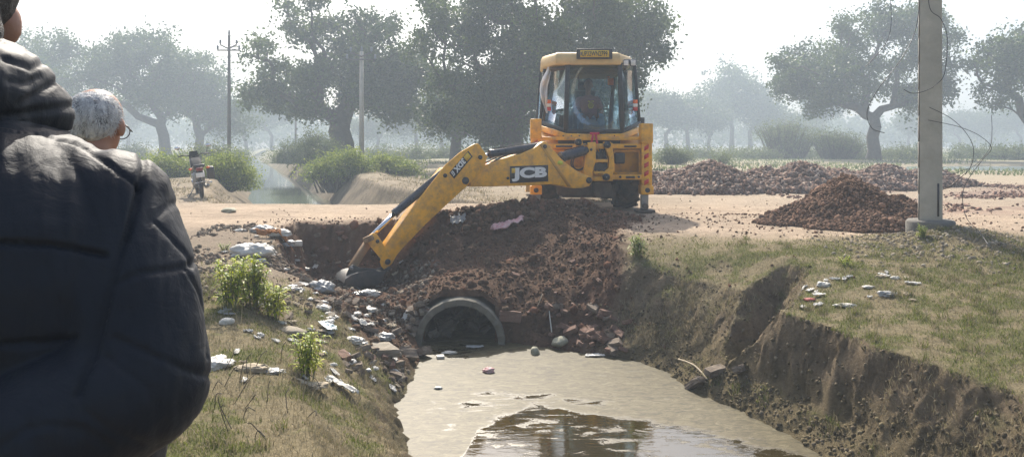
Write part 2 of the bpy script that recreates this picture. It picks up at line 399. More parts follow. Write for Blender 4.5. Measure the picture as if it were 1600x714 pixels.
def axis(dense, step, far, g):
    a, b = dense
    c = list(np.arange(a, b, step)); s = step; v = a; L = []
    while v > far[0]: s *= g; v -= s; L.append(v)
    s = step; v = b; R = [b]
    while v < far[1]: s *= g; v += s; R.append(v)
    return np.array(L[::-1] + c + R)
gx = axis((-4.4, 5.9), .023, (-170, 190), 1.045)
gy = axis((4.2, 12.9), .023, (-60, 275), 1.022)
GX, GY = np.meshgrid(gx, gy); GZ = height(GX, GY)
nx, ny = len(gx), len(gy)
sl = np.hypot(np.gradient(GZ, axis=1) / np.gradient(GX, axis=1), np.gradient(GZ, axis=0) / np.gradient(GY, axis=0))
def lerp3(c, m, new): return c * (1 - m[..., None]) + np.array(new) * m[..., None]
def ground_color(x, y, z, sl):
    n1 = fbm(x * .9, y * .9, 0, 4, 101); n2 = fbm(x * 4, y * 4, 0, 4, 111); n3 = fbm(x * 14, y * 14, 0, 3, 121)
    c = np.ones(x.shape + (3,)) * np.array((.37, .285, .205))
    c = c * (1 + .22 * n1 + .20 * n2 + .16 * n3 + .22 * fbm(x * .8, y * 5, 0, 3, 105) * sstep(11, 13, y))[..., None]
    # dry straw-coloured growth away from the road
    offr = sstep(20, 34, y + 4 * n1)
    c = lerp3(c, offr * .75, (.27, .25, .15))
    offr = sstep(45, 60, y + 4 * n1)
    c = lerp3(c, offr * .7, (.17, .20, .10))
    cn = sstep(8.5, 4.5, np.abs(x - canal_c(y) - .5)) * sstep(15, 17, y) * sstep(60, 30, y)
    c = lerp3(c, sstep(13.5, 17, y) * .45, (.33, .28, .21))
    c = lerp3(c, cn * .9 * np.clip(.85 + n2, 0, 1), (.225, .185, .125))
    # brick crumbs on the right field
    bk = sstep(.0, .3, n1 + .3 * n2 + .15) * sstep(6.5, 8.0, x) * sstep(12.5, 14, y) * sstep(24, 19, y)
    c = lerp3(c, bk * .7, (.22, .145, .115))
    # banks: grassy tops
    gb = sstep(1.2, 1.6, x) * sstep(10.8, 9.2, y + .7 * n1 + .4 * n2)
    gb2 = sstep(-.5, -.9, x) * sstep(9.8, 7.6, y + .8 * n1) 
    g = np.clip(gb + gb2, 0, 1)
    c = lerp3(c, g * .85, (.185, .155, .085))
    gg = g * sstep(-.25, .3, n2 + .5 * n3 + .3 * n1) * sstep(10.3, 8.8, y)
    c = lerp3(c, gg * .8, (.105, .115, .035))
    # left shoulder by the trash: greyish soil
    ls = sstep(-2.2, -3, x) * sstep(-9, -7, x) * sstep(11.6, 10.6, y) * sstep(7.2, 8.2, y)
    c = lerp3(c, ls * .75, (.20, .16, .115))
    # cliffs
    cl = sstep(.65, 1.5, sl) * (y < 12.9) * (z < -.12)
    cc = np.array((.165, .125, .08)) * (1 + .3 * n3 + .3 * n2 + .3 * fbm(x * 9, z * 3, y * 9, 3, 131))[..., None]
    c = c * (1 - cl[..., None]) + cc * cl[..., None]
    cl = sstep(.5, .9, sl) * (y > 14)
    c = c * (1 - .9 * cl[..., None]) + (np.array((.155, .122, .08)) * (1 + .5 * n3 + .4 * fbm(x * 5, z * 2, y * 5, 3, 107))[..., None]) * .9 * cl[..., None]
    # mud by the water
    md = sstep(-.98, -1.12, z + .06 * n2) * (y < 12.9)
    c = lerp3(c, md * .8, (.10, .08, .045))
    # lower muddy bench on the right
    md = sstep(-.72, -.85, z + .08 * n2) * sstep(1.0, 1.6, x) * (y < 9)
    c = lerp3(c, md * .65, (.14, .11, .06))
    # dug earth
    pit = poly_sd(x, y, PIT)
    dg = sstep(.18, -.12, pit + .18 * n2 + .08 * n3)
    dc = np.array((.108, .064, .040)) * (1 + .35 * n2 + .4 * n3 + .2 * n1)[..., None]
    redder = sstep(-.1, .5, n1 + .4 * n3)
    dc = lerp3(dc, redder * .3, (.13, .065, .045))
    c = c * (1 - dg[..., None]) + dc * dg[..., None]
    # patchy olive-brown tone on the ground near the machine
    sp = sstep(.9, 0, np.hypot((x - 2.2) / 1.5, (y - 11.9) / 1.0)) * sstep(-.3, .3, n2)
    c = lerp3(c, sp * .6, (.14, .12, .08))
    return np.clip(c, .01, .8)
Cg = ground_color(GX, GY, GZ, sl)
idx = np.arange(nx * ny).reshape(ny, nx)
Q = np.stack([idx[:-1, :-1], idx[:-1, 1:], idx[1:, 1:], idx[1:, :-1]], -1).reshape(-1, 4)
stp = sstep(.55, 1.3, sl) * (GY < 12.9) * sstep(.25, .5, np.hypot(GX - (-.645), GY - 9.2) - .5)
n_a = fbm(GX * 5, GY * 5, GZ * 3.2, 4, 141, .6); n_b = fbm(GX * 6 + 9, GY * 6, GZ * 4, 4, 151, .6); n_r = 1 - 2 * np.abs(fbm(GX * 7, GY * 7, GZ * 1.5, 3, 161))
n_c = fbm(GX * 9, GY * 9, GZ * 9, 4, 171, .62)
VG = np.stack([GX + stp * (.05 * n_a + .012 * n_r + .05 * n_c), GY + stp * (.05 * n_b + .045 * n_c), GZ + stp * .03 * n_c], -1).reshape(-1, 3)
# leave the mouth of the pipe open
PXc, PZc, PR = -.645, -1.225, .56
fc = VG[Q].mean(1)
ymin = VG[Q][:, :, 1].min(1)
mouth = (fc[:, 1] > 9.0) & (fc[:, 1] < 9.62) & (np.hypot(fc[:, 0] - PXc, fc[:, 2] - PZc) < PR - .07)
Q = Q[~mouth]
me = new_mesh('ground', VG, Q); set_color(me, Cg.reshape(-1, 3))
M_ground = vcol('ground_soil', .95, .38, 26, .85, 45, .03, .15, (240, .6, .006))
ground = link('ground', me, M_ground, smooth=True); tag(ground, None, None, None, 'structure')

# ================================================================== water
def water_mat():
    m, nt, b = nodes('ditch_water')
    at = nt.nodes.new('ShaderNodeVertexColor'); at.layer_name = 'Col'       # r: floating scum cover
    sep = nt.nodes.new('ShaderNodeSeparateColor'); nt.links.new(at.outputs[0], sep.inputs[0])
    n1 = noise(nt, 3.2, 5, .6, dist=.8, mapscale=(1, 2.6, 1)); n2 = noise(nt, 60, 6, .7, dist=.6)
    # film cover: painted cover broken up by fine noise
    ad = N(nt, 'ShaderNodeMath', operation='MULTIPLY_ADD'); nt.links.new(n1, ad.inputs[0]); ad.inputs[1].default_value = 1.5; nt.links.new(sep.outputs[0], ad.inputs[2])
    ad2 = N(nt, 'ShaderNodeMath', operation='MULTIPLY_ADD'); nt.links.new(n2, ad2.inputs[0]); ad2.inputs[1].default_value = .5; nt.links.new(ad.outputs[0], ad2.inputs[2])
    mr = N(nt, 'ShaderNodeMapRange'); mr.inputs[1].default_value = 1.22; mr.inputs[2].default_value = 1.46; nt.links.new(ad2.outputs[0], mr.inputs[0])
    fac = mr
    s1 = ramp(nt, noise(nt, 7, 12, .82, dist=1.2, mapscale=(1, 2.2, 1)), [(.40, (.022, .018, .006)), (.46, (.058, .046, .018)), (.53, (.092, .076, .036)), (.64, (.155, .135, .078))])
    water = (.034, .026, .010, 1)
    col = mix(nt, fac.outputs[0], water, s1.outputs[0])
    nt.links.new(col, b.inputs['Base Color'])
    rg = ramp(nt, fac.outputs[0], [(0, .03), (.3, .32), (1, .52)]); nt.links.new(rg.outputs[0], b.inputs['Roughness'])
    ir = ramp(nt, fac.outputs[0], [(0, 0.0), (1, 1.0)]); im = N(nt, 'ShaderNodeMapRange'); im.inputs[3].default_value = 1.95; im.inputs[4].default_value = 1.38; nt.links.new(fac.outputs[0], im.inputs[0]); nt.links.new(im.outputs[0], b.inputs['IOR']); b.inputs['Specular IOR Level'].default_value = .5
    h = mix(nt, fac.outputs[0], (0, 0, 0), n2)
    p = bump(nt, b, h, .25, .006)
    bump(nt, b, noise(nt, 6, 4, .5, dist=.6, mapscale=(1, 3.2, 1)), .09, .012, p)
    return m
wx = np.arange(-1.7, 6.2, .04); wy = np.concatenate([np.arange(-9, 4.4, .3), np.arange(4.4, 9.1, .04), np.arange(9.1, 13.2, .15)])
WX, WY = np.meshgrid(wx, wy)
bx_ = np.array([-1.5, -.45, -.3, .2, .92, 1.64, 2.23, 2.6, 3.4, 5]); by_ = np.array([3.0, 5.6, 6.35, 6.95, 6.66, 6.30, 5.85, 5.5, 5.0, 4.4])
yb = np.interp(WX, bx_, by_)
dd_ = yb - WY + .12 * fbm(WX * 3, WY * 3, 0, 3, 71)
band = np.exp(-((dd_ + .16) / .07) ** 2) * .55 + np.exp(-((dd_ - .30) / .03) ** 2) * .4 * (WX > .1)
scum = np.clip(sstep(.06, -.22, dd_) * .62 + .1 - 0 * WX, 0, 1)
streak = np.exp(-((WY - (7.18 - .22 * (WX - .3))) / .12) ** 2) * sstep(-.6, -.2, WX) * sstep(1.5, .6, WX)
scum = scum - .42 * streak
glint = np.exp(-(((WX + .42) / .16) ** 2 + ((WY - 7.0) / .16) ** 2)); scum -= .5 * glint
glint = np.exp(-(((WX + .55) / .10) ** 2 + ((WY - 6.45) / .3) ** 2)); scum -= .35 * glint
pool = np.exp(-(((WX + .75) / .5) ** 2 + ((WY - 8.9) / .38) ** 2)); scum -= .5 * pool
scum += .12 * fbm(WX * 2.2, WY * 2.2, 0, 4, 73) + band * .35 * (scum < .4)
scum += .25 * sstep(4.6, 8.4, WY - 1.0 * np.abs(WX + .9)) * 0
scum += .22 * (WX < -.35) * sstep(7, 6.2, WY)
V = np.stack([WX, WY, np.full(WX.shape, -1.23)], -1).reshape(-1, 3)
ii = np.arange(len(V)).reshape(WX.shape)
Qw = np.stack([ii[:-1, :-1], ii[:-1, 1:], ii[1:, 1:], ii[1:, :-1]], -1).reshape(-1, 4)
me = new_mesh('ditch_water', V, Qw); set_color(me, np.clip(np.stack([scum, scum * 0, scum * 0], -1).reshape(-1, 3), 0, 1))
tag(link('ditch_water', me, water_mat(), smooth=True), None, None, None, 'structure')
def clear_water(name, pts, z, c, rough):
    m, nt, b = nodes(name)
    r = ramp(nt, noise(nt, .6, 5, .6, dist=1), [(.35, c), (.7, tuple(x * 1.6 for x in c))]); nt.links.new(r.outputs[0], b.inputs['Base Color'])
    b.inputs['Roughness'].default_value = rough; b.inputs['IOR'].default_value = 1.33
    bump(nt, b, noise(nt, 1.2, 3, .5, mapscale=(1, .4, 1)), .06, .02)
    me = new_mesh(name, [(x, y, z) for x, y in pts], [tuple(range(len(pts)))])
    return tag(link(name, me, m), None, None, None, 'structure')
ys_ = np.arange(16, 140, 6.0)
L = [(canal_c(y) - 3.0, y) for y in ys_]; R = [(canal_c(y) + 4.0, y) for y in ys_]
clear_water('canal_water', L + R[::-1], -.92, (.07, .085, .055), .06)
clear_water('pond_water', [(17, 31.5), (70, 31.5), (70, 48.5), (17, 48.5)], -.12, (.035, .06, .04), .18)
# ================================================================== vegetation
M_bark = flat('bark', (.075, .06, .045), .95, var=.35, scale=5, bmp=.9, bscale=14)
M_leaf = leafmat('tree_leaves', (.030, .055, .012), (.13, .18, .04), .40)
M_leafy = leafmat('fresh_leaves', (.09, .15, .02), (.33, .37, .07), .5)
M_dusty = leafmat('dusty_leaves', (.075, .105, .04), (.20, .24, .09), .42)
def limbs(edges_p, edges_r, n=6):
    """tapered tubes for many (p0,p1),(r0,r1) edges at once"""
    P = np.array(edges_p, float); R = np.array(edges_r, float)
    d = P[:, 1] - P[:, 0]; d /= np.linalg.norm(d, axis=1, keepdims=True) + 1e-9
    up = np.where(np.abs(d[:, 2:3]) > .9, np.array([[1., 0, 0]]), np.array([[0, 0, 1.]]))
    a = np.cross(d, up); a /= np.linalg.norm(a, axis=1, keepdims=True) + 1e-9; b = np.cross(d, a)
    t = np.arange(n) * 2 * PI / n
    ring = a[:, None] * np.cos(t)[None, :, None] + b[:, None] * np.sin(t)[None, :, None]
    V = np.concatenate([P[:, 0:1] - d[:, None] * R[:, 0, None, None] * .3 + ring * R[:, 0, None, None], P[:, 1:2] + ring * R[:, 1, None, None]], 1)
    m = len(P); base = np.arange(m)[:, None] * 2 * n; k = np.arange(n)[None]
    Q = np.stack([base + k, base + (k + 1) % n, base + n + (k + 1) % n, base + n + k], -1).reshape(-1, 4)
    return V.reshape(-1, 3), Q
def leaf_quads(C, size, aspect=.55, rng=None, flat_=0.0, tilt=None):
    """a folded rhombus leaf at each point"""
    n = len(C); rng = rng or RNG
    d = rng.normal(size=(n, 3)); d[:, 2] *= (1 - flat_); 
    if tilt is not None: d = d * .6 + tilt
    d /= np.linalg.norm(d, axis=1, keepdims=True) + 1e-9
    s = rng.normal(size=(n, 3)); s -= d * (s * d).sum(1, keepdims=True); s /= np.linalg.norm(s, axis=1, keepdims=True) + 1e-9
    sz = size * rng.uniform(.6, 1.35, (n, 1))
    nrm = np.cross(d, s)
    V = np.stack([C - d * sz * .5, C + s * sz * aspect * .5 + nrm * sz * .1, C + d * sz * .5, C - s * sz * aspect * .5 + nrm * sz * .1], 1).reshape(-1, 3)
    Q = np.arange(n * 4).reshape(n, 4)
    return V, Q
def skeleton(trunk, clumps, r0, rng, wander=.12, seg=4, bias=.45):
    P = [np.array(p, float) for p in trunk]; par = [-1] + list(range(len(trunk) - 1))
    plen = [0.]; 
    for i in range(1, len(P)): plen.append(plen[-1] + np.linalg.norm(P[i] - P[i - 1]))
    order = np.argsort([np.linalg.norm(c - P[-1]) for c in clumps])
    ends = []
    lo = max(1, len(trunk) // 2)
    for j in order:
        c = clumps[j]; A = np.array(P[lo:])
        dist = np.linalg.norm(A - c, axis=1)
        k = int(np.argmin(dist + bias * (np.array(plen[lo:])) + np.where(A[:, 2] > c[2] + .3, .8 * dist, 0))) + lo
        p0 = P[k]; L = np.linalg.norm(c - p0); last = k
        m = max(2, int(min(seg, L / .6 + 1))) if L > .5 else 1
        for s in range(1, m + 1):
            t = s / m
            q = p0 * (1 - t) + c * t
            if s < m: q = q + rng.normal(size=3) * wander * L * .5 + np.array([0, 0, .10 * L * math.sin(PI * t)])
            P.append(q); par.append(last); plen.append(plen[last] + np.linalg.norm(q - P[last])); last = len(P) - 1
        ends.append(last)
    cnt = np.zeros(len(P))
    for e in ends:
        while e >= 0: cnt[e] += 1; e = par[e]
    tot = max(1, cnt[0]); rad = r0 * (np.maximum(cnt, .6) / tot) ** .48
    for i in range(len(trunk)): rad[i] = r0 * (1.35 if i == 0 else 1.0 - .25 * i / len(trunk))
    for i in range(len(trunk), len(P)): rad[i] = min(rad[i], rad[par[i]] * .92)
    E = []; Rr = []
    for i in range(1, len(P)):
        if par[i] < 0: continue
        E.append((P[par[i]], P[i])); Rr.append((rad[par[i]] if i < len(trunk) else min(rad[par[i]], rad[i] * 1.25), rad[i]))
    return E, Rr
def make_tree(name, label, cat, base, trunk, lobes, r0, nclump, nleaf, leaf=.16, csize=.75, mat=None, group=None, seed=1, droop=0., bias=.45, fill=.5, wob=.25):
    """lobes: [(x,y,z,rx,ry,rz)] relative to base; trunk: points relative to base"""
    rng = np.random.default_rng(seed)
    r = root(name, label, cat, base, group=group)
    L = np.array(lobes, float); vol = (L[:, 3] * L[:, 4] * L[:, 5]) ** .67; pr = vol / vol.sum()
    k = rng.choice(len(L), nclump, p=pr)
    d = rng.normal(size=(nclump, 3)); d /= np.linalg.norm(d, axis=1, keepdims=True)
    rad = rng.uniform(fill ** 3, 1, (nclump, 1)) ** (1 / 3.)
    C = L[k, :3] + d * rad * L[k, 3:6]
    C[:, 2] = np.maximum(C[:, 2], .6 * min(1, csize))
    E, R = skeleton(trunk, list(C), r0, rng, bias=bias)
    V, Q = limbs(E, R, 7)
    me = new_mesh('trunk', V, Q); link('trunk', me, M_bark, r, smooth=True)
    # leaves: small sprays grouped round each clump, uneven density
    w = rng.uniform(.3, 1.5, nclump) ** 1.5; w /= w.sum()
    kk = rng.choice(nclump, nleaf // 7, p=w)
    sub_ = rng.normal(size=(nclump, 6, 3)) * csize * np.array([.62, .62, .42])      # each clump is a handful of sprays
    off = sub_[kk, rng.integers(0, 6, len(kk))] + rng.normal(size=(len(kk), 3)) * csize * .22
    off[:, 2] -= droop * np.abs(off[:, 0] + off[:, 1]) * .3
    SC = C[kk] + off
    SC = np.repeat(SC, 7, 0) + rng.normal(size=(len(kk) * 7, 3)) * leaf * 1.1
    V, Q = leaf_quads(SC, leaf, .6, rng)
    me = new_mesh('crown', V, Q)
    tint = np.repeat(np.clip(rng.normal(.38, .14, len(kk)), 0, 1), 7) + rng.normal(0, .05, len(SC)) + np.repeat(rng.normal(0, .18, nclump)[kk], 7)
    tint = np.repeat(np.clip(tint, 0, 1), 4)
    set_color(me, np.stack([tint] * 3, -1)); link('crown', me, mat or M_leaf, r)
    return r
def lobes_px(L, D, base, depth=.8, seed=0):
    rg = random.Random(seed); out = []
    for (px, py, r) in L:
        Y = D + rg.uniform(-1, 1) * depth * 2.2
        p = W(px, py, Y); R = r / FPX * D
        out.append((p.x - base[0], p.y - base[1], p.z - base[2], R * .95, R * 1.05, R * .8))
        if rg.random() < .45: continue
        p2 = (p.x + rg.uniform(-.3, .3) * R, Y + rg.choice((-1, 1)) * R * 1.2, p.z - rg.uniform(0, .5) * R)
        out.append((p2[0] - base[0], p2[1] - base[1], p2[2] - base[2], R * .9, R * 1.1, R * .8))
    return out
def ptree(name, label, bpx, D, lobes, trunk_px, r0, nclump, nleaf, **kw):
    b = W(bpx, 300, D); base = (b.x, D, hz1(b.x, D) - .1)
    tr = [(0, 0, 0)] + [(W(x, y, D).x - base[0], dy, W(x, y, D).z - base[2]) for x, y, dy in trunk_px]
    depth = kw.pop('depth', 1.0)
    return make_tree(name, label, 'tree', base, tr, lobes_px(lobes, D, base, depth, kw.get('seed', 1)), r0, nclump, nleaf, **kw)
# the two great trees by the canal and behind the machine, the trees on the right
ptree('broadleaf_tree', 'huge spreading tree with forked trunk, behind the slim concrete pole by the canal', 536, 46,
      [(452,85,58),(470,30,45),(520,35,62),(585,70,60),(545,120,62),(430,135,42),(620,110,52),(650,140,38),(500,145,48),(595,150,42),(640,175,26),(405,150,26),(470,175,26)],
      [(536,225,0),(530,205,.1),(533,192,0)], .78, 165, 50000, leaf=.235, csize=.62, seed=4, bias=.3)
ptree('broadleaf_tree', 'tallest and densest tree, rising straight behind the yellow digging machine', 800, 38,
      [(735,20,70),(800,-20,70),(870,10,80),(945,20,62),(700,80,50),(760,100,72),(840,95,75),(920,90,66),(985,70,42),(1005,30,34),(725,150,52),(800,165,60),(965,150,46),(1035,45,14),(1030,75,13),(880,170,50),(690,40,34),(1000,120,22),(775,200,34)],
      [(800,215,0),(803,195,.1),(806,175,0)], .62, 270, 84000, leaf=.205, csize=.64, seed=9, bias=.3, droop=.3)
ptree('broadleaf_tree', 'smaller tree with clear dark trunk, between the canal tree and the digging machine', 713, 52,
      [(690,165,34),(720,150,40),(745,175,34),(665,180,26),(770,190,24),(705,190,24)],
      [(712,232,0),(714,212,.1),(712,198,0)], .42, 80, 14000, leaf=.2, csize=.9, seed=12)
ptree('broadleaf_tree', 'lone round-crowned tree behind the square concrete pole on the right', 1365, 57,
      [(1290,85,50),(1345,45,52),(1410,45,52),(1245,125,30),(1315,120,48),(1390,115,58),(1455,85,42),(1455,140,32),(1285,150,22),(1480,60,16),(1330,160,20),(1225,110,14),(1440,20,26)],
      [(1366,235,0),(1364,215,.1),(1368,198,0)], .52, 150, 36000, leaf=.26, csize=.72, seed=15, bias=.3)
ptree('broadleaf_tree', 'tree at the far right edge with one long low bare branch', 1642, 52,
      [(1565,75,34),(1600,100,42),(1560,130,28),(1640,70,60),(1690,100,60),(1535,95,16),(1610,60,24),(1545,160,10),(1520,150,8),(1650,160,40)],
      [(1640,225,0),(1628,205,.1),(1640,180,0)], .60, 110, 25000, leaf=.24, csize=.66, seed=18)
ptree('broadleaf_tree', 'broad hazy tree with leaning limbs, above the white-haired man', 258, 74,
      [(170,95,40),(215,70,36),(255,100,46),(120,110,36),(200,130,46),(150,150,36),(245,150,40),(85,80,34),(190,60,20),(265,60,20),(60,130,40),(280,165,26),(110,170,34)],
      [(258,232,0),(255,212,.1),(250,195,0)], .6, 160, 30000, leaf=.32, csize=.95, seed=21, bias=.3)
ptree('broadleaf_tree', 'hazy tree with short trunk standing above the parked motorcycle', 311, 78,
      [(310,115,38),(335,150,32),(300,160,34),(350,180,24),(285,130,26),(325,185,24),(370,190,16),(290,90,18)],
      [(311,232,0),(312,215,.1),(308,200,0)], .5, 120, 20000, leaf=.3, csize=1.2, seed=24)
ptree('broadleaf_tree', 'hazy tree at the far left, mostly behind the dark jacket', 60, 82,
      [(40,100,50),(80,130,44),(0,120,60),(30,170,50),(95,90,30)],
      [(60,232,0),(62,212,.1),(58,198,0)], .5, 150, 24000, leaf=.24, csize=1.3, seed=27)
# far trees, nearly lost in the haze: three kinds, repeated
far = []
for k, (h, w_, nc) in enumerate(((9.5, 4.6, 90), (12, 4.0, 100), (8.0, 5.2, 90))):
    rg = random.Random(50 + k); lb = [(rg.uniform(-w_, w_) * .6, rg.uniform(-w_, w_) * .5, h * rg.uniform(.55, .85), w_ * .5, w_ * .5, h * .17) for _ in range(7)]
    t = make_tree('far_tree', 'x', 'tree', (0, 0, 0), [(0, 0, 0), (.1, 0, h * .17), (0, .1, h * .3)], lb, .38, nc, 9000, leaf=.42, csize=1.5, seed=60 + k, group='hazy far trees along the field edge', bias=.2)
    far.append(t)
FT = [(1040,118,.95,'pale far tree just right of the yellow machine'),(1075,120,1.0,'pale far tree second to the right of the machine'),(1108,125,.8,'pale far tree above the long low brick heap'),
      (1143,128,1.15,'tallest pale far tree, above the middle of the brick heap'),(1172,124,1.05,'pale far tree with a peaked top between machine and lone tree'),(1204,122,.9,'pale far tree left of the wispy thorn tree'),
      (1240,130,.9,'pale far tree at the left edge of the lone round tree'),(1290,140,.9,'pale far tree left of the lone tree trunk'),(1420,140,.8,'pale far tree between lone tree trunk and square pole'),
      (1500,150,.8,'pale far tree right behind the square pole'),(1548,146,.85,'pale far tree under the long bare branch'),(1595,140,.85,'pale far tree at the right photo edge'),
      (385,120,.85,'pale far tree just right of the slender dark pole'),(425,135,.9,'pale far tree over the far end of the canal'),(590,120,.8,'pale far tree right of the canal tree trunk'),
      (650,112,.9,'pale far tree seen below the canal tree branches'),(690,125,.9,'pale far tree left of the smaller dark trunk'),(760,120,.8,'pale far tree left of the cab under the dense crown'),
      (200,130,.9,'pale far tree behind the white-haired head'),(350,125,.7,'pale far tree left of the slender dark pole'),(1010,135,1.0,'pale far tree hidden low beside the cab')]
first = set()
for i, (px, D, s, lab) in enumerate(FT):
    k = (i * 2 + (i // 3)) % 3
    o = far[k] if k not in first else dup_tree(far[k]); first.add(k)
    p = W(px, 300, D); o.location = (p.x, D, hz1(p.x, D) - .1); o.scale = (s, s, s * (1 + .12 * math.sin(i * 2.1))); o.rotation_euler = (0, 0, i * 1.7); o['label'] = lab
# a far wood that closes the view
rg = np.random.default_rng(77); n = 5200
u = rg.uniform(-150, 165, n); Yw = rg.uniform(168, 200, n)
prof = 7.5 + 3.0 * fbm(u * .045, u * 0, 0, 3, 5) + 2.2 * fbm(u * .2, u * 0, 0, 2, 6)
C = np.stack([u, Yw, prof * rg.uniform(.12, 1.0, n) ** .8], -1)
SC = np.repeat(C, 9, 0) + rg.normal(size=(n * 9, 3)) * np.array([1.0, 1.0, .7])
V, Q = leaf_quads(SC, .95, .7, rg); me = new_mesh('far_wood', V, Q); set_color(me, np.repeat(rg.uniform(0, .7, len(SC)), 4)[:, None] * np.ones(3))
tag(link('far_wood', me, M_leaf), None, 'wood', None, 'stuff')

def shrub(name, label, cat, px, py, D, lobes, nst, nleaf, leaf, mat, seed, csize=.3, group=None, r0=.03, droop=0, fill=.3):
    """a bush: several stems from one base; lobes measured in photo pixels"""
    rng = np.random.default_rng(seed); b = W(px, 300, D); base = (b.x, D, hz1(b.x, D) - .03)
    r = root(name, label, cat, base, group=group)
    L = np.array([(W(x, y, D).x - base[0], rng.uniform(-1, 1) * rr / FPX * D * .6, W(x, y, D).z - base[2], rr / FPX * D, rr / FPX * D * 1.2, (ry if ry else rr) / FPX * D) for x, y, rr, ry in [(l + (None,))[:4] for l in lobes]])
    k = rng.choice(len(L), nst, p=(L[:, 3] ** 1.5) / (L[:, 3] ** 1.5).sum()); d = rng.normal(size=(nst, 3)); d /= np.linalg.norm(d, axis=1, keepdims=True)
    C = L[k, :3] + d * L[k, 3:6] * rng.uniform(fill, 1, (nst, 1)); C[:, 2] = np.maximum(C[:, 2], .12)
    E = []; R = []
    for c in C:
        foot = np.array([c[0] * .55 + rng.normal() * .1, c[1] * .55, -.02]) if abs(c[0]) > 1 else np.array([c[0] * .3, c[1] * .3, -.02])
        mid = foot * .4 + c * .6 + np.array([rng.normal() * .05, rng.normal() * .05, .08 * np.linalg.norm(c - foot)])
        rr = r0 * rng.uniform(.5, 1.2); E += [(foot, mid), (mid, c)]; R += [(rr, rr * .6), (rr * .6, rr * .2)]
    V, Q = limbs(E, R, 4); link('stem', new_mesh('stem', V, Q), M_bark, r)
    kk = rng.choice(nst, nleaf // 5); cc = C[kk]; t = rng.uniform(0, .25, (len(kk), 1))
    SC = cc * (1 - t) + rng.normal(size=(len(kk), 3)) * csize * np.array([1, 1, .65]); SC[:, 2] = np.maximum(SC[:, 2], .03)
    SC = np.repeat(SC, 5, 0) + rng.normal(size=(len(kk) * 5, 3)) * leaf * .9
    SC[:, 2] = np.abs(SC[:, 2])
    V, Q = leaf_quads(SC, leaf, .5, rng); me = new_mesh('foliage', V, Q)
    tint = np.repeat(np.repeat(np.clip(rng.normal(.5, .28, len(kk)), 0, 1), 5), 4); set_color(me, np.clip(tint, 0, 1)[:, None] * np.ones(3)); link('foliage', me, mat, r)
    return r
shrub('bush', 'leafy yellow-green bush at the foot of the slender dark pole', 'bush', 352, 280, 24, [(330,262,16),(352,258,20),(372,264,16),(380,274,12),(345,272,18),(362,250,14),(385,284,8)], 130, 16000, .07, M_leafy, 101, .22)
shrub('bush', 'low green bush left of the parked motorcycle', 'bush', 268, 270, 27, [(262,258,18),(285,256,16),(240,262,22),(300,262,12)], 90, 9000, .08, M_leafy, 102, .25)
shrub('bush', 'tall pale wispy bush behind the leafy bush near the motorcycle', 'bush', 330, 250, 34, [(320,240,20,14),(345,236,18,14),(300,246,14,10)], 90, 5000, .08, M_dusty, 103, .35)
shrub('bush', 'bright green bush mound on the canal bank below the slim concrete pole', 'bush', 525, 268, 28, [(500,258,16,10),(525,250,22,14),(550,244,20,10),(545,258,24,12),(570,256,16,10),(485,266,10,7)], 190, 20000, .075, M_leafy, 104, .22)
shrub('bush', 'low green bush strip right of the bank mound', 'bush', 610, 262, 29, [(590,252,16,8),(615,256,18,8),(640,262,14,6),(655,266,8,4)], 100, 9000, .075, M_leafy, 105, .2)
shrub('bush', 'dark leafless-looking thicket right behind the canal bank mound', 'bush', 508, 262, 37, [(490,238,20,16),(512,232,20,16),(480,250,12,8),(525,245,16,12),(485,216,16,10)], 170, 12000, .09, M_dusty, 106, .35, r0=.04)
shrub('bush', 'grey-green bush overhanging the far canal water', 'bush', 470, 262, 50, [(455,246,16,9),(465,236,20,13),(440,242,12,8),(432,250,7,5)], 130, 9000, .12, M_dusty, 107, .45, r0=.04)
shrub('bush', 'grey-green bush farther up the canal on its left side', 'bush', 372, 262, 60, [(372,243,14,9),(360,248,14,8)], 70, 4500, .13, M_dusty, 108, .4)
shrub('thorn_tree', 'pale wispy thorn tree left of the lone round-crowned tree', 'tree', 1230, 250, 62, [(1205,205,26,12),(1235,200,30,14),(1262,212,20,10),(1225,222,26,10)], 220, 9000, .13, M_dusty, 109, .5, r0=.07)
shrub('thorn_tree', 'pale wispy thorn tree in front of the lone tree trunk', 'tree', 1305, 250, 60, [(1290,215,22,12),(1315,218,24,12),(1338,226,18,9)], 160, 8000, .13, M_dusty, 110, .5, r0=.06)
shrub('bush', 'grey-green bush just right of the machine, behind the brick heap', 'bush', 1052, 258, 45, [(1045,240,18,10),(1065,244,16,9),(1030,246,10,6)], 100, 5500, .10, M_dusty, 111, .3)
shrub('bush', 'small thin bush above the middle of the brick heap', 'bush', 1125, 258, 42, [(1120,246,16,7),(1135,243,12,6)], 45, 1100, .09, M_dusty, 112, .3)
rgh = random.Random(5)
HB = [(1090,64,'low hazy bush behind the thin bush'),(1155,66,'low hazy bush over the right part of the brick heap'),(1185,60,'low hazy bush left of the wispy thorn tree'),(1270,66,'low hazy bush at the foot of the wispy thorn tree'),
      (1400,60,'low hazy bush right of the lone tree trunk'),(1430,58,'low hazy bush directly left of the square pole'),(1505,62,'low hazy bush right of the square pole'),(1540,60,'low hazy bush behind the pond, under the bare branch'),(1580,58,'low hazy bush behind the pond at the right edge'),(1340,62,'low hazy bush at the lone tree foot'),
      (590,66,'low hazy bush behind the canal tree'),(640,60,'low hazy bush right of the canal tree'),(690,64,'low hazy bush left of the smaller dark trunk'),(745,60,'low hazy bush right of the smaller dark trunk'),(200,60,'low hazy bush behind the shoulder of the jacket')]
